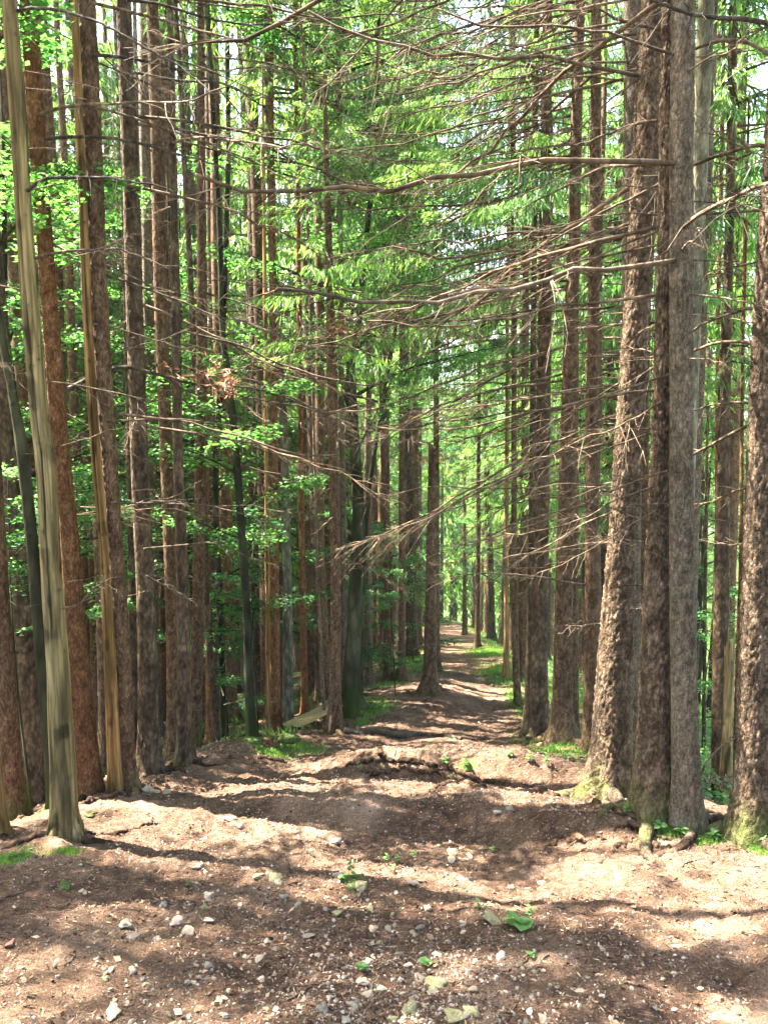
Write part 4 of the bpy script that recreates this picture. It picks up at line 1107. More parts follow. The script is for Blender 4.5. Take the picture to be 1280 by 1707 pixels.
SAP = [(372, 1120, 11.0, .62, 'beech sapling with bright leaves low among the trunks above the mossy bank'), (420, 1000, 10.6, .8, 'beech spray reaching between the crooked beech and the orange stem'),
       (655, 965, 12.6, .55, 'beech sapling crown glowing green between the twin spruces'), (600, 1120, 15.5, .8, 'small beech sapling at the foot of the old brown spruce'),
       (1180, 1120, 13, 1.0, 'leafy sapling in the bright valley gap'), (345, 900, 12, 1.2, 'beech sapling in front of the reddish trunks'), (500, 980, 14, 1.2, 'pale leafed sapling behind the grey green trunk'),
       (560, 1020, 17, 1.3, 'sapling with pale leaves behind the slender young spruce'), (25, 980, 7.4, .8, 'leafy beech spray beside the thick brown spruce'), (130, 960, 9, .8, 'beech spray in the gap behind the orange brown trunk'),
       (690, 1075, 22, 1.2, 'sapling on the grassy slope beyond the twin spruces')]
for i, (px, py, D, s, lab) in enumerate(SAP):
    c = at(px, py, D); gz = float(ground(c[0], D, False)); hgt_ = max(c[2] - gz - .9 * s, .15)
    t = empty('beech_sapling', (c[0], D, gz), lab, 'sapling')
    m = M(); zt = np.linspace(0, hgt_ + 2.4 * s, 9)
    tube(m, np.stack([.05 * np.sin(zt * 1.3 + i), .04 * np.cos(zt * 1.7 + i), zt - .03], 1), np.linspace(.016, .004, 9) * s ** .5, 7)
    link('trunk', m.mesh('trunk', BK['beech']), t)
    k = link('crown', BE_SMALL[i % 2], t, (0, 0, hgt_)); k.scale = (s,) * 3; k.rotation_euler[2] = i * 1.3

# the forest that covers the slopes further off, one mass
def far_forest(seed, n):
    r = np.random.default_rng(seed); m = M(); k = 0
    while k < n:
        y = 60 * (330 / 60) ** r.random(); x = r.uniform(-.8, .75) * y
        px = 640 + F_PX * x / y
        if px > 1080 and y < 100: continue
        z = float(ground(x, y, False)); H = r.uniform(17, 27); f = 1 if r.random() < .6 else 0
        n_ = int(950 * (1.2 - y / 420)); s = y / 90
        u = r.random(n_) ** .8; hh = H * (.12 + .88 * u); rad = (1.02 - u) * 3.6 * np.sqrt(r.random(n_)) + .15; a = r.uniform(0, 6.28, n_)
        P = np.stack([x + rad * np.cos(a), y + rad * np.sin(a), z + hh - .35 * rad], 1)
        d = unit(np.stack([np.cos(a), np.sin(a), -r.uniform(.4, 1.6, n_)], 1))
        add_strips(m, strips(P, d, r.uniform(.5, 1.1, n_) * (.8 + .5 * s), r.uniform(.10, .2, n_) * (.8 + .5 * s), r), np.clip(r.normal(.45 + .25 * f, .22, n_), 0, 1))
        tube(m, np.array([[x, y, z - .3], [x, y, z + H * .9]]), [.22, .05], 5, mat=1, cap=False)
        k += 1
    return m.mesh('distant_forest', [needle_mat, BK['far']], smooth=False)
link('distant_forest', far_forest(77, 620), kind='stuff', label='dense spruce forest on the slopes beyond the trail')

# ------------------------------------------------------------------ spruces added out of view to shade the near trail
rs2 = np.random.default_rng(99)
for (x, y, cr, hc, sc) in [(-5.2, 3.9, CR_BIG[0], 8.5, .85), (-9.0, 6.3, CR_BIG[1], 8, 1.0), (-5.2, 2.0, CR_BIG[2], 6, .95), (-8.6, 3.0, CR_BIG[3], 8, 1.0), (-11.5, 7.2, CR_LOW[0], 7, 1.0),
                       (-7.5, .2, CR_LOW[1], 8, 1.0), (-12, 3.5, CR_BIG[0], 8, 1.0), (-6.3, 6.2, CR_LOW[1], 7, .85), (-4.4, 5.3, CR_LOW[2], 8, .8), (4.2, 1.5, CR_LOW[2], 9, 1.0), (5.0, -2, CR_BIG[3], 9, 1.0), (-4.6, -4, CR_BIG[2], 8, 1.0),
                       (-10.5, -1.0, CR_LOW[0], 8, 1.0)]:
    t = empty(SP, (x, y, float(ground(x, y, False))), 'unseen tall spruce beside the trail, added to shade the path', 'tree', 'unseen spruces added to shade the near trail')
    link('trunk', FT[1][0], t); c = link('crown', cr, t, (0, 0, hc)); c.rotation_euler[2] = rs2.uniform(0, 6.28); c.scale = (sc, sc, sc)

# ------------------------------------------------------------------ wooden bench
wood_mat = simple('weathered_bench_wood', [(.10, .07, .03), (.20, .145, .06), (.29, .22, .10)], 6, .7, .3, (1, 14, 14))
def box(m, c, sx, sy, sz, bev=.006):
    """box with chamfered long edges, long axis X"""
    y0, z0 = sy / 2, sz / 2; b = bev
    prof = [(-y0 + b, -z0), (y0 - b, -z0), (y0, -z0 + b), (y0, z0 - b), (y0 - b, z0), (-y0 + b, z0), (-y0, z0 - b), (-y0, -z0 + b)]
    v = [(c[0] - sx / 2, c[1] + y, c[2] + z) for y, z in prof] + [(c[0] + sx / 2, c[1] + y, c[2] + z) for y, z in prof] + [(c[0] - sx / 2, c[1], c[2]), (c[0] + sx / 2, c[1], c[2])]
    q = [(i, (i + 1) % 8, 8 + (i + 1) % 8, 8 + i) for i in range(8)]
    t = [((i + 1) % 8, i, 16) for i in range(8)] + [(8 + i, 8 + (i + 1) % 8, 17) for i in range(8)]
    m.add(v, q, t)
ba = at(486, 1209, 9.9); bb = at(554, 1180, 11.7)
bc = (ba + bb) / 2; bl = float(np.linalg.norm((bb - ba)[:2])) + .15
bx, by = float(bc[0]), float(bc[1]); gz = float(ground(bx, by))
seat_z = float(np.clip(bc[2] - gz, .2, .5)); print('bench seat', seat_z)
bench = empty('bench', (bx, by, gz), 'plain wooden bench of two yellowish planks beside the grey green trunk', 'bench')
bench.rotation_euler = (0, -math.atan2(float(bb[2] - ba[2]), bl) * 1.0, math.atan2(bb[1] - ba[1], bb[0] - ba[0]))
for k, yy in enumerate((-.07, .07)):
    m = M(); box(m, (0, yy, seat_z), bl, .13, .03); link('seat_plank', m.mesh('seat_plank', wood_mat, False), bench)
for sx in (-1, 1):
    for sy in (-1, 1):
        m = M(); tube(m, [(sx * (bl / 2 - .22), sy * .1, -.25), (sx * (bl / 2 - .22), sy * .09, seat_z - .02)], .022, 8); link('leg', m.mesh('leg', wood_mat), bench)
    m = M(); tube(m, [(sx * (bl / 2 - .22), -.15, seat_z - .036), (sx * (bl / 2 - .22), .15, seat_z - .036)], .018, 4); link('crossbar', m.mesh('crossbar', wood_mat, False), bench)

# ------------------------------------------------------------------ wood lying on the ground
def lying(name, label, cat, pix, rads, mat, lift=.3, wob=.004, sides=9, group=None, seed=1, knots=0):
    r = np.random.default_rng(seed + int(pix[0][0]) * 3 + int(pix[0][1]))
    P = np.array([hit(px, py) for px, py in pix]); n = 10 * len(pix)
    p = spline(P, n); rad = np.interp(np.linspace(0, 1, n), np.linspace(0, 1, len(rads)), rads)
    for i in range(n): p[i, 2] = max(float(ground(p[i, 0], p[i, 1])), p[i, 2] - .03) + rad[i] * lift
    p += r.normal(0, wob, (n, 3)) * [1, 1, .6]; rad = rad * (1 + .22 * vnoise(np.arange(n) * .3, np.zeros(n), seed=seed + int(pix[0][0])))
    base = p[0].copy(); m = M(); tube(m, p - base, rad, sides)
    for _ in range(knots):
        i = r.integers(2, n - 2); d = unit(r.normal(size=3) + [0, 0, .6]); l = rad[i] * r.uniform(2, 6)
        tube(m, np.array([p[i] - base, p[i] - base + d * l]), [rad[i] * .35, rad[i] * .12], 5)
    o = link(name, m.mesh(name, mat), None, tuple(base)); o['label'] = label; o['category'] = cat
    if group: o['group'] = group
    return o
lying('fallen_log', 'long thin dead pole lying across the trail from the slender young spruce', 'log', [(575, 1221), (640, 1224), (700, 1226), (768, 1233)], [.036, .034, .028, .02], bough_mat, .6, knots=4)
lying('fallen_log', 'short grey log ending behind the foot of the slender young spruce', 'log', [(492, 1216), (520, 1218), (548, 1221)], [.025, .03, .035], twig_mat, .6, knots=2)
lying('fallen_log', 'thin pale pole lying below the foot of the bench', 'log', [(436, 1226), (455, 1218), (468, 1211)], [.016, .016, .012], twig_mat, .6)
ROOTS = [
    ([(577, 1276), (600, 1272), (640, 1268), (680, 1267), (715, 1275), (745, 1283)], [.02, .045, .05, .05, .04, .015], 'dark gnarled root along the top of the washed out ledge'),
    ([(600, 1286), (625, 1290), (655, 1284), (690, 1280)], [.015, .04, .035, .012], 'short knobbly root under the washed out ledge'),
    ([(660, 1276), (700, 1290), (740, 1296), (790, 1309), (830, 1314)], [.02, .035, .04, .04, .015], 'twisted root running down from the ledge towards the big spruces'),
    ([(735, 1272), (770, 1288), (800, 1303), (850, 1310), (905, 1306)], [.02, .035, .045, .05, .02], 'thick dark root with a hollow beneath it, in the sunny patch'),
    ([(715, 1318), (745, 1306), (775, 1304)], [.012, .035, .012], 'stubby root forking off beside the ledge'),
    ([(880, 1312), (905, 1318), (925, 1326), (945, 1322)], [.03, .05, .04, .015], 'broken dark root end beside the sunny patch'),
    ([(957, 1320), (972, 1332), (995, 1343), (1030, 1354), (1062, 1368)], [.045, .05, .04, .035, .02], 'dark root crawling past the mossy foot of the biggest spruce'),
    ([(1000, 1440), (1030, 1408), (1060, 1404), (1100, 1412), (1140, 1424)], [.01, .03, .035, .03, .01], 'dust covered root bulging from the sunny dirt below the big spruces'),
    ([(905, 1420), (930, 1398), (965, 1392), (1010, 1398)], [.01, .03, .03, .01], 'smooth pinkish root half buried in the sunny dirt'),
    ([(1020, 1384), (1052, 1380), (1090, 1390), (1120, 1402)], [.01, .025, .028, .01], 'low root ridge below the rough dark spruce'),
    ([(133, 1340), (150, 1336), (170, 1330), (188, 1329), (200, 1322)], [.015, .035, .05, .045, .03], 'arched brown root at the foot of the slim peeled trunk'),
    ([(128, 1392), (160, 1392), (205, 1388), (235, 1378), (262, 1374)], [.012, .022, .026, .02, .012], 'bleached root creeping out from the barkless dead trunk'),
    ([(200, 1328), (225, 1322), (255, 1306), (300, 1282), (330, 1268), (345, 1262)], [.02, .022, .03, .035, .03, .012], 'long brown root edging the drop below the ridge'),
    ([(604, 1196), (622, 1204), (645, 1212), (672, 1218)], [.03, .022, .016, .008], 'sunlit root spreading from the almost black beech'),
    ([(430, 1262), (460, 1268), (488, 1270), (505, 1262)], [.01, .028, .03, .01], 'dark root loop near the mossy stump'),
    ([(620, 1240), (632, 1248), (640, 1258)], [.02, .03, .015], 'dusty root hump above the ledge'),
    ([(575, 1160), (620, 1150), (655, 1142), (700, 1140)], [.02, .03, .03, .02], 'mossy root bank linking the beech and the twin spruces'),
    ([(925, 1236), (905, 1244), (890, 1250)], [.06, .04, .015], 'mossy root toe of the reddish spruce'),
    ([(955, 1236), (968, 1246), (975, 1252)], [.06, .04, .02], 'second mossy root toe of the reddish spruce, on its far side'),
    ([(1118, 1378), (1135, 1386), (1160, 1394)], [.02, .02, .01], 'thin root between the lichen spotted trunk and its neighbour'),
]
for i, (pix, rad, lab) in enumerate(ROOTS):
    dusty = 'dust' in lab or 'ridge' in lab or 'pinkish' in lab
    lying('exposed_root', lab, 'root', pix, [q * (.8 if dusty else (.6 if i < 8 else .62)) for q in rad], root_mat, -.45 if dusty else .1, .009, seed=40 + i, knots=4 if i < 6 else 0)
STICKS = [((918, 1602), (968, 1618)), (150, 1600, 175, 1560), (95, 1385, 70, 1400)]
rs3 = np.random.default_rng(31)
for i in range(34):
    if i == 0: a, b = (917, 1602), (972, 1619)
    elif i == 1: a, b = (1035, 1640), (1085, 1650)
    elif i == 2: a, b = (478, 1668), (530, 1640)
    elif i == 3: a, b = (108, 1612), (128, 1590)
    elif i == 4: a, b = (0, 1505), (55, 1478)
    else:
        a = (rs3.uniform(20, 1250), rs3.uniform(1400, 1690)); an = rs3.uniform(0, 6.28); l = rs3.uniform(18, 60); b = (a[0] + l * math.cos(an), a[1] + l * .4 * math.sin(an))
    mid = ((a[0] + b[0]) / 2 + rs3.normal(0, 3), (a[1] + b[1]) / 2 + rs3.normal(0, 2))
    lying('twig', 'thin dry twig lying on the dirt of the near trail', 'twig', [a, mid, b], [.0045, .004, .0018], twig_mat, 1.2, .002, 5, 'dry twigs on the near trail', seed=i, knots=2)

# pale snapped branch leaning in front of the valley gap, and the brush beside it
def standing(name, label, cat, pix, D0, D1, r0, mat, nsub, seed, sub=.3):
    r = np.random.default_rng(seed); k = len(pix)
    c = np.array([at(px, py, D0 + (D1 - D0) * i / (k - 1)) for i, (px, py) in enumerate(pix)])
    base = c[0].copy(); p = spline(c, 8 * k) - base; m = M(); tube(m, p, np.linspace(r0, r0 * .3, 8 * k), 7)
    for _ in range(nsub):
        i = r.integers(3, 8 * k - 1); d = unit(r.normal(size=3) + [0, 0, .3]) * sub * r.uniform(.3, 1)
        tube(m, np.array([p[i], p[i] + d * .5, p[i] + d + [0, 0, -.02]]), [r0 * .4, r0 * .3, r0 * .12], 4, cap=False)
    o = link(name, m.mesh(name, mat), None, tuple(base)); o['label'] = label; o['category'] = cat
standing('dead_branch', 'bleached crooked branch leaning over the drop in front of the snag', 'branch', [(1163, 1300), (1178, 1270), (1200, 1245), (1222, 1232), (1221, 1222)], 6.9, 7.2, .012, twig_mat, 5, 3, .15)
rb = np.random.default_rng(8)
for i in range(16):
    x, y = rb.uniform(1166, 1232), rb.uniform(1296, 1322); D = rb.uniform(6.6, 7.4); an = rb.uniform(-.3, 3.4); l = rb.uniform(14, 46)
    standing('dead_branch', 'dry grey branch in the brush heap at the edge of the drop', 'branch', [(x, y), (x + l * .5 * math.cos(an), y - 4 - l * .2 * abs(math.sin(an))), (x + l * math.cos(an), y - l * .35 * abs(math.sin(an)))], D, D + .2, .007, twig_mat, 4, 60 + i, .12)
    bpy.context.scene.objects[-1]['group'] = 'brush heap at the edge of the drop'

# mossy rotten stump
p = hit(448, 1243)
st = empty('tree_stump', tuple(p), 'low rotten reddish stump with a moss cushion beside the green tuft', 'stump')
def lump(seed, sx, sy, sz, amp=.25, freq=2.2, ang=True, sub=3):
    import bmesh
    bm = bmesh.new(); bmesh.ops.create_icosphere(bm, subdivisions=sub, radius=1.0)
    v = np.array([x.co[:] for x in bm.verts]); f = np.array([[x.index for x in q.verts] for q in bm.faces]); bm.free()
    r = np.random.default_rng(seed)
    if ang:
        for _ in range(9):
            nrm = unit(r.normal(size=3)); dd = r.uniform(.45, .85); e = v @ nrm - dd; v = v - np.where(e > 0, e, 0)[:, None] * nrm * .85
    v = v * (1 + amp * fbm(v[:, 0] * freq + seed, v[:, 1] * freq, v[:, 2] * freq, seed=seed, octs=3)[:, None] * .6)
    return v * [sx, sy, sz], f
m = M(); v, f = lump(5, .12, .09, .045, 1.6, 4.0, True); v[:, 2] += .015; m.add(v, t=f); link('stump_wood', m.mesh('stump_wood', simple('rotten_wood', [(.02, .01, .006), (.08, .035, .018), (.20, .10, .055)], 18, .9, .9, (1, 1, .3), .03)), st)
m = M(); v, f = lump(6, .14, .09, .07, .3, 3, False); v += [-.2, -.02, .03]; m.add(v, t=f); link('moss_cushion', m.mesh('moss_cushion', moss_mat), st)
m = M(); v, f = lump(9, .12, .07, .06, .3, 3, False); v += [.22, .05, .06]; m.add(v, t=f); link('moss_cushion', m.mesh('moss_cushion', moss_mat), st)

# moss cushions at the left edge of the trail
for i, (px, py, wx, lab) in enumerate([(22, 1432, 44, 'bright moss patch at the edge of the picture below the dead trunk'), (116, 1420, 28, 'small moss cushion in front of the barkless dead trunk'),
                                    (110, 1476, 24, 'little moss dot alone on the bare dirt'), (14, 1615, 24, 'thin moss smear by the reddish bark flake'), (150, 1357, 20, 'moss tuft under the arched brown root')]):
    p = hit(px, py); s = wx * p[1] / F_PX / 2; m = M(); v, f = lump(20 + i, s, s * .8, s * .10 + .004, .8, 3.5, False); v[:, :2] *= (1 + .5 * vnoise(v[:, 0] / s * 1.5 + i * 9, v[:, 1] / s * 1.5, seed=i))[:, None]; v[:, 2] -= .006; m.add(v, t=f)
    o = link('moss_patch', m.mesh('moss_patch', moss_mat), None, tuple(p)); o['label'] = lab; o['category'] = 'moss'

# ------------------------------------------------------------------ stones
SM = [[None] * 5 for _ in range(7)]
for i in range(7):
    v, f = lump(300 + i, 1, .62 + .05 * i, .5, .5, 1.9, True)
    for k in range(5):
        m = M(); m.add(v, t=f); SM[i][k] = m.mesh('stone', stone_mats[k])
NAMED = [
    (295, 1531, 38, .35, 4, 'flat pinkish stone lying bare on the brown dirt'), (210, 1538, 30, .6, 3, 'angular light grey stone near the pinkish flat one'), (601, 1474, 46, .6, 2, 'rounded mossy stone with seedlings beside it'),
    (566, 1456, 30, .5, 1, 'tan stone touching the small seedlings'), (820, 1532, 44, .6, 2, 'olive stone behind the broad leafed plant'), (731, 1638, 60, .7, 2, 'large mossy stone half sunk in the middle of the trail'),
    (722, 1652, 30, .35, 3, 'flat whitish stone leaning on the large mossy one'), (678, 1684, 54, .55, 2, 'big grey green stone at the lower edge of the picture'), (653, 1697, 28, .7, 2, 'round mossy stone touching the big grey green one'),
    (753, 1688, 58, .5, 2, 'long low mossy stone at the lower edge'), (786, 1686, 38, .8, 2, 'brownish stone with a mossy back beside the long low one'), (604, 1635, 28, .7, 1, 'tan stone below the star shaped seedling'),
    (614, 1656, 28, .5, 1, 'smooth tan pebble under the tan stone'), (586, 1674, 26, .5, 3, 'pale bluish stone near the lower edge'), (575, 1698, 30, .45, 3, 'whitish stone cut by the lower edge'),
    (728, 1591, 22, .7, 1, 'buff stone between the small leaves'), (714, 1514, 18, .9, 1, 'upright yellowish stone left of the broad leafed plant'), (618, 1514, 22, .6, 2, 'yellow green mossy pebble'),
    (699, 1628, 30, .45, 1, 'flat tan stone above the large mossy one'), (833, 1592, 34, .35, 4, 'pinkish worn stone almost level with the dirt'), (964, 1650, 28, .3, 1, 'thin tan slab among needles'),
    (904, 1698, 30, .8, 1, 'tan stone at the lower edge, apart from the others'), (433, 1597, 28, .4, 3, 'pale flat stone on open dirt'), (515, 1558, 24, .45, 1, 'buff flat pebble mid trail'),
    (462, 1461, 34, .5, 2, 'grey mossy stone in the upper row of stones'), (430, 1459, 24, .5, 2, 'smaller mossy stone next in the upper row'), (754, 1419, 34, .45, 2, 'low mossy stone where shade meets the sunny band'),
    (561, 1399, 28, .5, 0, 'grey stone near the top of the shaded dirt'), (772, 1467, 24, .5, 0, 'brown grey stone below the sunny band'), (249, 1314, 30, .8, 1, 'yellowish angular stone at the foot of the dark brown spruce'),
    (276, 1319, 26, .5, 0, 'rounded grey stone next to the yellowish angular one'), (348, 1494, 26, .9, 3, 'upright pale stone beside small rubble'), (273, 1508, 18, .9, 3, 'narrow standing pale stone'),
    (331, 1444, 22, .8, 0, 'blocky grey stone above the rubble'), (385, 1363, 26, .6, 2, 'mossy stone near the trail edge below the roots'), (402, 1377, 18, .9, 3, 'small whitish stone beside the mossy one'),
    (224, 1559, 26, .5, 3, 'greyish flat stone under the angular one'), (186, 1682, 46, .35, 1, 'large tan worn stone near the lower corner'), (348, 1531, 26, .4, 1, 'flat buff stone past the pinkish flat one'),
    (832, 1352, 26, .4, 0, 'flat grey stone under the dark hollow root'), (850, 1345, 22, .4, 0, 'second flat grey stone under the dark hollow root'), (1030, 1462, 20, .5, 1, 'stone in the sunny dirt below the root ridge'),
    (700, 1545, 18, .7, 0, 'dark pebble beside the broad leafed plant'), (690, 1470, 26, .4, 0, 'flat brown stone mid slope'), (560, 1520, 26, .5, 2, 'olive flat pebble below the seedlings'),
]
PEBBLE = ['small grey stone among the pebbles of the near trail', 'small tan stone among the pebbles of the near trail', 'small mossy stone among the pebbles of the near trail', 'small whitish stone among the pebbles of the near trail', 'small pinkish stone among the pebbles of the near trail']
def stone(px, py, wpx, flat, k, label, group=None, sunk=.25):
    p = hit(px, py + wpx * .12); s = wpx * p[1] / F_PX / 2
    o = link('stone', SM[rs3.integers(7)][k], None, (p[0], p[1], p[2] + s * flat * .55 * (1 - 2 * sunk)))
    o.scale = (s, s, s * max(flat, .3) * 1.3); o.rotation_euler = (rs3.normal(0, .15), rs3.normal(0, .15), rs3.uniform(0, 6.28))
    o['label'] = label; o['category'] = 'stone'
    if group: o['group'] = group
for a in NAMED: stone(*a)
n = 0
while n < 252:
    px = rs3.normal(570, 230) if n % 3 else rs3.uniform(20, 1150); py = 1385 + 320 * rs3.random() ** .75
    if not (5 < px < 1270) or (px > 900 and rs3.random() < .5): continue
    k = int(rs3.choice([0, 1, 2, 3, 4], p=[.36, .32, .14, .09, .09]))
    stone(px, py, float(np.clip(rs3.lognormal(2.35, .38), 7, 32) * (.72 + .55 * (py - 1385) / 320)), rs3.uniform(.5, .9), k, PEBBLE[k], 'pebbles on the near trail: ' + ['grey', 'tan', 'mossy', 'whitish', 'pinkish'][k], .42)
    n += 1

def gravel(n, seed, rmin, rmax):
    r = np.random.default_rng(seed)
    g = (1 + 5 ** .5) / 2
    iv = np.array([(-1, g, 0), (1, g, 0), (-1, -g, 0), (1, -g, 0), (0, -1, g), (0, 1, g), (0, -1, -g), (0, 1, -g), (g, 0, -1), (g, 0, 1), (-g, 0, -1), (-g, 0, 1)], float); iv /= np.linalg.norm(iv[0])
    it = np.array([(0, 11, 5), (0, 5, 1), (0, 1, 7), (0, 7, 10), (0, 10, 11), (1, 5, 9), (5, 11, 4), (11, 10, 2), (10, 7, 6), (7, 1, 8), (3, 9, 4), (3, 4, 2), (3, 2, 6), (3, 6, 8), (3, 8, 9), (4, 9, 5), (2, 4, 11), (6, 2, 10), (8, 6, 7), (9, 8, 1)])
    y = 1.9 + 9.5 * r.random(n) ** 1.7
    x = np.where(r.random(n) < .6, r.normal(0, .33, n) * y * .55, r.uniform(-.5, .5, n) * y)
    x = np.clip(x, np.interp(y, _D, _L) - .3, np.interp(y, _D, _Rr) + .2)
    dens = vnoise(x * 1.2, y * 1.2, seed=70); keep = dens > r.uniform(-.9, .5, n); x, y = x[keep], y[keep]; n = len(x)
    z = ground(x, y); s = r.uniform(rmin, rmax, n) * (r.random(n) ** 1.5 * .8 + .4)
    v = iv[None] * (1 + r.normal(0, .18, (n, 12, 1))) * (s[:, None] * np.array([1, 1, 1]))[:, None, :] * r.uniform(.55, 1.2, (n, 1, 3))
    v = v + np.stack([x, y, z + s * .05], 1)[:, None, :]
    m = M(); t = (it[None] + (np.arange(n) * 12)[:, None, None]).reshape(-1, 3)
    m.add(v.reshape(-1, 3), t=t, r=np.repeat(r.random(n), 12))
    return m
def rnd_mat(name, cols, rough=.9):
    m, n, out = nodes(name); a_ = N(n, 'ShaderNodeAttribute', attribute_name='rnd'); c = ramp(n, a_.outputs['Fac'], [(i / (len(cols) - 1), cc) for i, cc in enumerate(cols)])
    tc = N(n, 'ShaderNodeTexCoord'); x = N(n, 'ShaderNodeTexNoise', i_Scale=120, i_Detail=3); n.links.new(tc.outputs['Object'], x.inputs['Vector'])
    c = mixc(n, .7, c, ramp(n, x.outputs['Fac'], [(.3, .6), (.7, 1.3)]), 'MULTIPLY')
    b = N(n, 'ShaderNodeBsdfPrincipled', i_Roughness=rough); b.inputs['Specular IOR Level'].default_value = .2; n.links.new(c, b.inputs['Base Color']); n.links.new(b.outputs[0], out.inputs[0]); return m
gmat = rnd_mat('gravel_stone', [(.03, .017, .01), (.07, .04, .024), (.12, .075, .048), (.19, .14, .10), (.24, .20, .155), (.33, .29, .24)])
link('gravel', gravel(42000, 1, .0025, .0105).mesh('gravel', gmat, False), kind='stuff', label='fine gravel and rubble strewn over the trail')

lm = M(); rl = np.random.default_rng(12)
n = 110000; y = 1.8 + 9 * rl.random(n) ** 1.6; x = rl.uniform(-.55, .55, n) * y; kp = (vnoise(x * 1.5, y * 1.5, seed=71) > rl.uniform(-.8, .8, n)); x, y = x[kp], y[kp]; n = len(x)
P = np.stack([x, y, ground(x, y) + .002], 1); a = rl.uniform(0, 6.28, n); d = unit(np.stack([np.cos(a), np.sin(a), rl.normal(0, .28, n)], 1))
add_strips(lm, strips(P, d, rl.uniform(.008, .045, n), rl.uniform(.0012, .006, n) * (1 + 2.2 * (rl.random(n) < .25)), rl), rl.random(n))
kq = 900; yq = 2 + 9 * rl.random(kq) ** 1.4; xq = rl.uniform(-.5, .5, kq) * yq
leaf_quads(lm, np.stack([xq, yq, ground(xq, yq) + .006], 1), rl.normal(size=(kq, 3)), rl.uniform(.018, .045, kq), rl)
link('needle_litter', lm.mesh('needle_litter', rnd_mat('needle_litter', [(.02, .01, .006), (.06, .03, .016), (.13, .068, .038), (.24, .145, .085), (.34, .24, .16)]), False), kind='stuff', label='brown needles and bark flakes on the trail')

# ------------------------------------------------------------------ green things on the ground
def blades(pts, hmin, hmax, wd, r, lean=.5):
    k = len(pts); d = unit(np.stack([r.normal(0, lean, k), r.normal(0, lean, k), np.ones(k)], 1)); return strips(pts, d, r.uniform(hmin, hmax, k), np.full(k, wd), r)
rg = np.random.default_rng(15); m = M()
for (sx, sy, wx, wy) in SPOTS[:16]:
    k = int(600 + 2600 * min(1.5, wx * wy)); x = sx + rg.normal(0, .55, k) * wx; y = sy + rg.normal(0, .55, k) * wy
    near = .6 if sy < 7 else 1.0
    add_strips(m, blades(np.stack([x, y, ground(x, y) - .005], 1), .015 * near, .055 * near * (1 + sy * .03), .0045 + .0006 * sy, rg), rg.random(k))
k = 26000; y = 9 + 45 * rg.random(k) ** 1.5; re_ = np.interp(y, _D, _Rr); le_ = np.interp(y, _D, _L); right = rg.random(k) < .7
x = np.where(right, re_ + .1 + rg.random(k) ** 1.3 * (2 + y * .28), le_ - .1 - rg.random(k) ** 1.6 * 4)
kp = vnoise(x * .8, y * .8, seed=33) > rg.uniform(-.5, .8, k); kp |= right & (rg.random(k) < .5); x, y = x[kp], y[kp]; k = len(x)
add_strips(m, blades(np.stack([x, y, ground(x, y, False)], 1), .06, .22, .014, rg), rg.random(k))
link('grass', m.mesh('grass', grass_mat, False), kind='stuff', label='tufts of short green grass along both verges')
m = M(); k = 30000; y = 7.4 + 16 * rg.random(k) ** 1.4; re_ = np.interp(y, _D, _Rr); x = re_ + 1.1 + rg.random(k) * (1.5 + y * .35); kp = sstep(7.0, 9.0, y + .25 * (x - re_)) > rg.random(k); x, y = x[kp], y[kp]; k = len(x)
P = np.stack([x, y, ground(x, y, False) + rg.random(k) ** 1.5 * .38], 1)
leaf_quads(m, P, rg.normal(size=(k, 3)), np.full(k, .075), rg)
link('undergrowth', m.mesh('undergrowth', fern_mat, False), kind='stuff', label='lush green herbs on the slope below the big spruces')

def leaf_shape(L, Wd, fold=.25, curl=.3):
    n = 9; t = np.linspace(0, 1, n); wv = Wd * np.sin(np.pi * t ** .8) ** .9; z = -curl * L * t ** 2
    c = np.stack([L * t, 0 * t, z], 1); l = np.stack([L * t, wv, z + fold * wv], 1); r_ = np.stack([L * t, -wv, z + fold * wv], 1)
    v = np.vstack([l, c, r_]); q = []
    for i in range(n - 1): q += [(i, i + 1, n + i + 1, n + i), (n + i, n + i + 1, 2 * n + i + 1, 2 * n + i)]
    return v, q
lv, lq = leaf_shape(1, .33)
def mk_leaf():
    m = M(); m.add(lv, lq, r=np.full(len(lv), .8)); return m.mesh('leaf', fern_mat)
LEAF = mk_leaf()
def seedling(px, py, nl, L, h, label, seed, fat=1.0):
    r = np.random.default_rng(seed); p = hit(px, py); t = empty('seedling', tuple(p), label, 'plant')
    m = M(); z = np.linspace(0, h, 5); tube(m, np.stack([.1 * h * np.sin(z / h * 2 + seed), .1 * h * np.cos(z / h * 2 + seed) - .1 * h, z], 1), [.002, .002, .0018, .0015, .001], 5); link('stem', m.mesh('stem', fern_mat), t)
    for i in range(nl):
        o = link('leaf', LEAF, t, (0, 0, h * (.35 + .6 * i / max(nl - 1, 1)))); o.scale = (L * r.uniform(.7, 1.1), L * fat * r.uniform(.8, 1.1), L); o.rotation_euler = (r.normal(0, .3), -r.uniform(.0, .7), i * 2.4 + r.normal(0, .3))
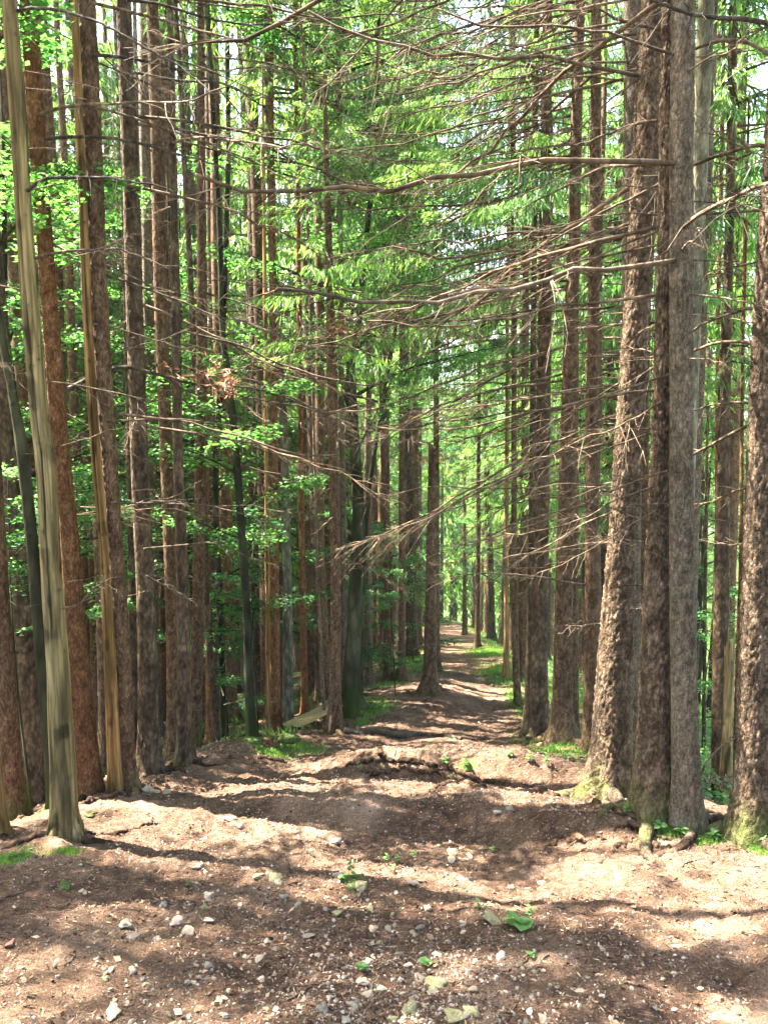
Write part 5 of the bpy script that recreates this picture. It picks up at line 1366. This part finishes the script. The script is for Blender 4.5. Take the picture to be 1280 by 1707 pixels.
for a in [(866, 1552, 5, .085, .05, 'broad leafed bright green plant, biggest on the trail', 1, 1.5), (845, 1545, 4, .045, .05, 'smaller leafy sprout touching the broad leafed plant', 2, 1.2), (882, 1533, 7, .03, .07, 'ferny sprout behind the broad leafed plant', 3, .9),
          (585, 1463, 8, .035, .10, 'upright seedling growing behind the rounded mossy stone', 4, 1.0), (572, 1468, 6, .035, .04, 'low seedling cluster beside the upright one', 5, 1.3), (645, 1440, 7, .028, .06, 'seedling sprig above the mossy stones', 6, 1),
          (662, 1438, 7, .028, .05, 'second sprig in the row above the mossy stones', 7, 1), (690, 1432, 7, .026, .05, 'last sprig in the row, near the sunny band', 8, 1), (709, 1612, 6, .04, .03, 'bright little rosette of leaves above the large mossy stone', 9, 1.2),
          (603, 1618, 6, .034, .03, 'star shaped seedling above the tan stone', 10, 1.1), (655, 1455, 5, .024, .05, 'tiny sprout next to the upper stones', 11, 1), (798, 1517, 5, .026, .06, 'seedling with drooping leaves left of the broad leafed plant', 12, 1),
          (885, 1598, 5, .028, .03, 'small pale sprout under the broad leafed plant', 13, 1), (820, 1420, 5, .026, .03, 'sprout in the sunny band', 14, 1), (312, 1478, 4, .022, .02, 'tiny sprout alone on the brown dirt', 15, 1.1),
          (742, 1280, 8, .05, .12, 'light green plant on top of the root ledge', 16, .8), (775, 1280, 8, .05, .12, 'grassy plant beside the one on the root ledge', 17, .8), (600, 1285, 6, .04, .06, 'dark sprout under the root ledge', 18, 1),
          (882, 1273, 7, .045, .10, 'pale sprout in the shade before the reddish spruce', 19, .9), (910, 1278, 7, .045, .12, 'taller pale sprout beside the sunny patch', 20, .9),
          (1100, 1388, 7, .05, .06, 'dark green leafy tuft between the two rough spruces', 21, 1.2), (1135, 1394, 7, .06, .06, 'drooping fern like tuft before the lichen spotted trunk', 22, .7), (1190, 1400, 9, .05, .05, 'low leafy mat beside the lichen spotted trunk', 23, 1),
          (1270, 1412, 10, .07, .10, 'leafy shrublet at the foot of the massive spruce', 24, 1.2), (1045, 1358, 7, .04, .06, 'yellowish sprout by the dark crawling root', 25, .9), (425, 1242, 8, .03, .06, 'leafy sprout above the mossy stump', 26, 1),
          (700, 1190, 8, .05, .10, 'sprig on the brown bank below the mounded spruce', 27, 1), (848, 1262, 6, .05, .06, 'small tuft at the far side of the trail dip', 28, 1)]:
    seedling(*a[:5], a[5], a[6], a[7])
p = hit(17, 1576); m = M(); v, f = lump(77, .045, .02, .012, .3, 2, True); m.add(v, t=f); o = link('bark_flake', m.mesh('bark_flake', simple('red_bark_flake', [(.14, .05, .03), (.27, .11, .07), (.36, .18, .12)], 30)), None, (p[0], p[1], p[2] + .01)); o['label'] = 'reddish bark flake lying near the moss smear'; o['category'] = 'bark'; o.rotation_euler[2] = 1.2

# ------------------------------------------------------------------ the air: far trees and the valley fade to blue
hz = M(); x0, x1, y0, y1, z0_, z1_ = -1560, 1560, -90, 1860, -140, 175
vv = [(x, y, z) for z in (z0_, z1_) for (x, y) in ((x0, y0), (x1, y0), (x1, y1), (x0, y1))]
hz.add(vv, [(3, 2, 1, 0), (4, 5, 6, 7), (0, 1, 5, 4), (1, 2, 6, 5), (2, 3, 7, 6), (3, 0, 4, 7)])
hmat, hn, hout = nodes('air_haze')
pv = hn.nodes.new('ShaderNodeVolumePrincipled'); pv.inputs['Color'].default_value = (.80, .90, 1.0, 1); pv.inputs['Density'].default_value = .0004; pv.inputs['Anisotropy'].default_value = .3
hn.links.new(pv.outputs[0], hout.inputs['Volume'])
o = link('haze', hz.mesh('haze', hmat, False), kind='stuff', label='thin bluish haze in the air over the valley')
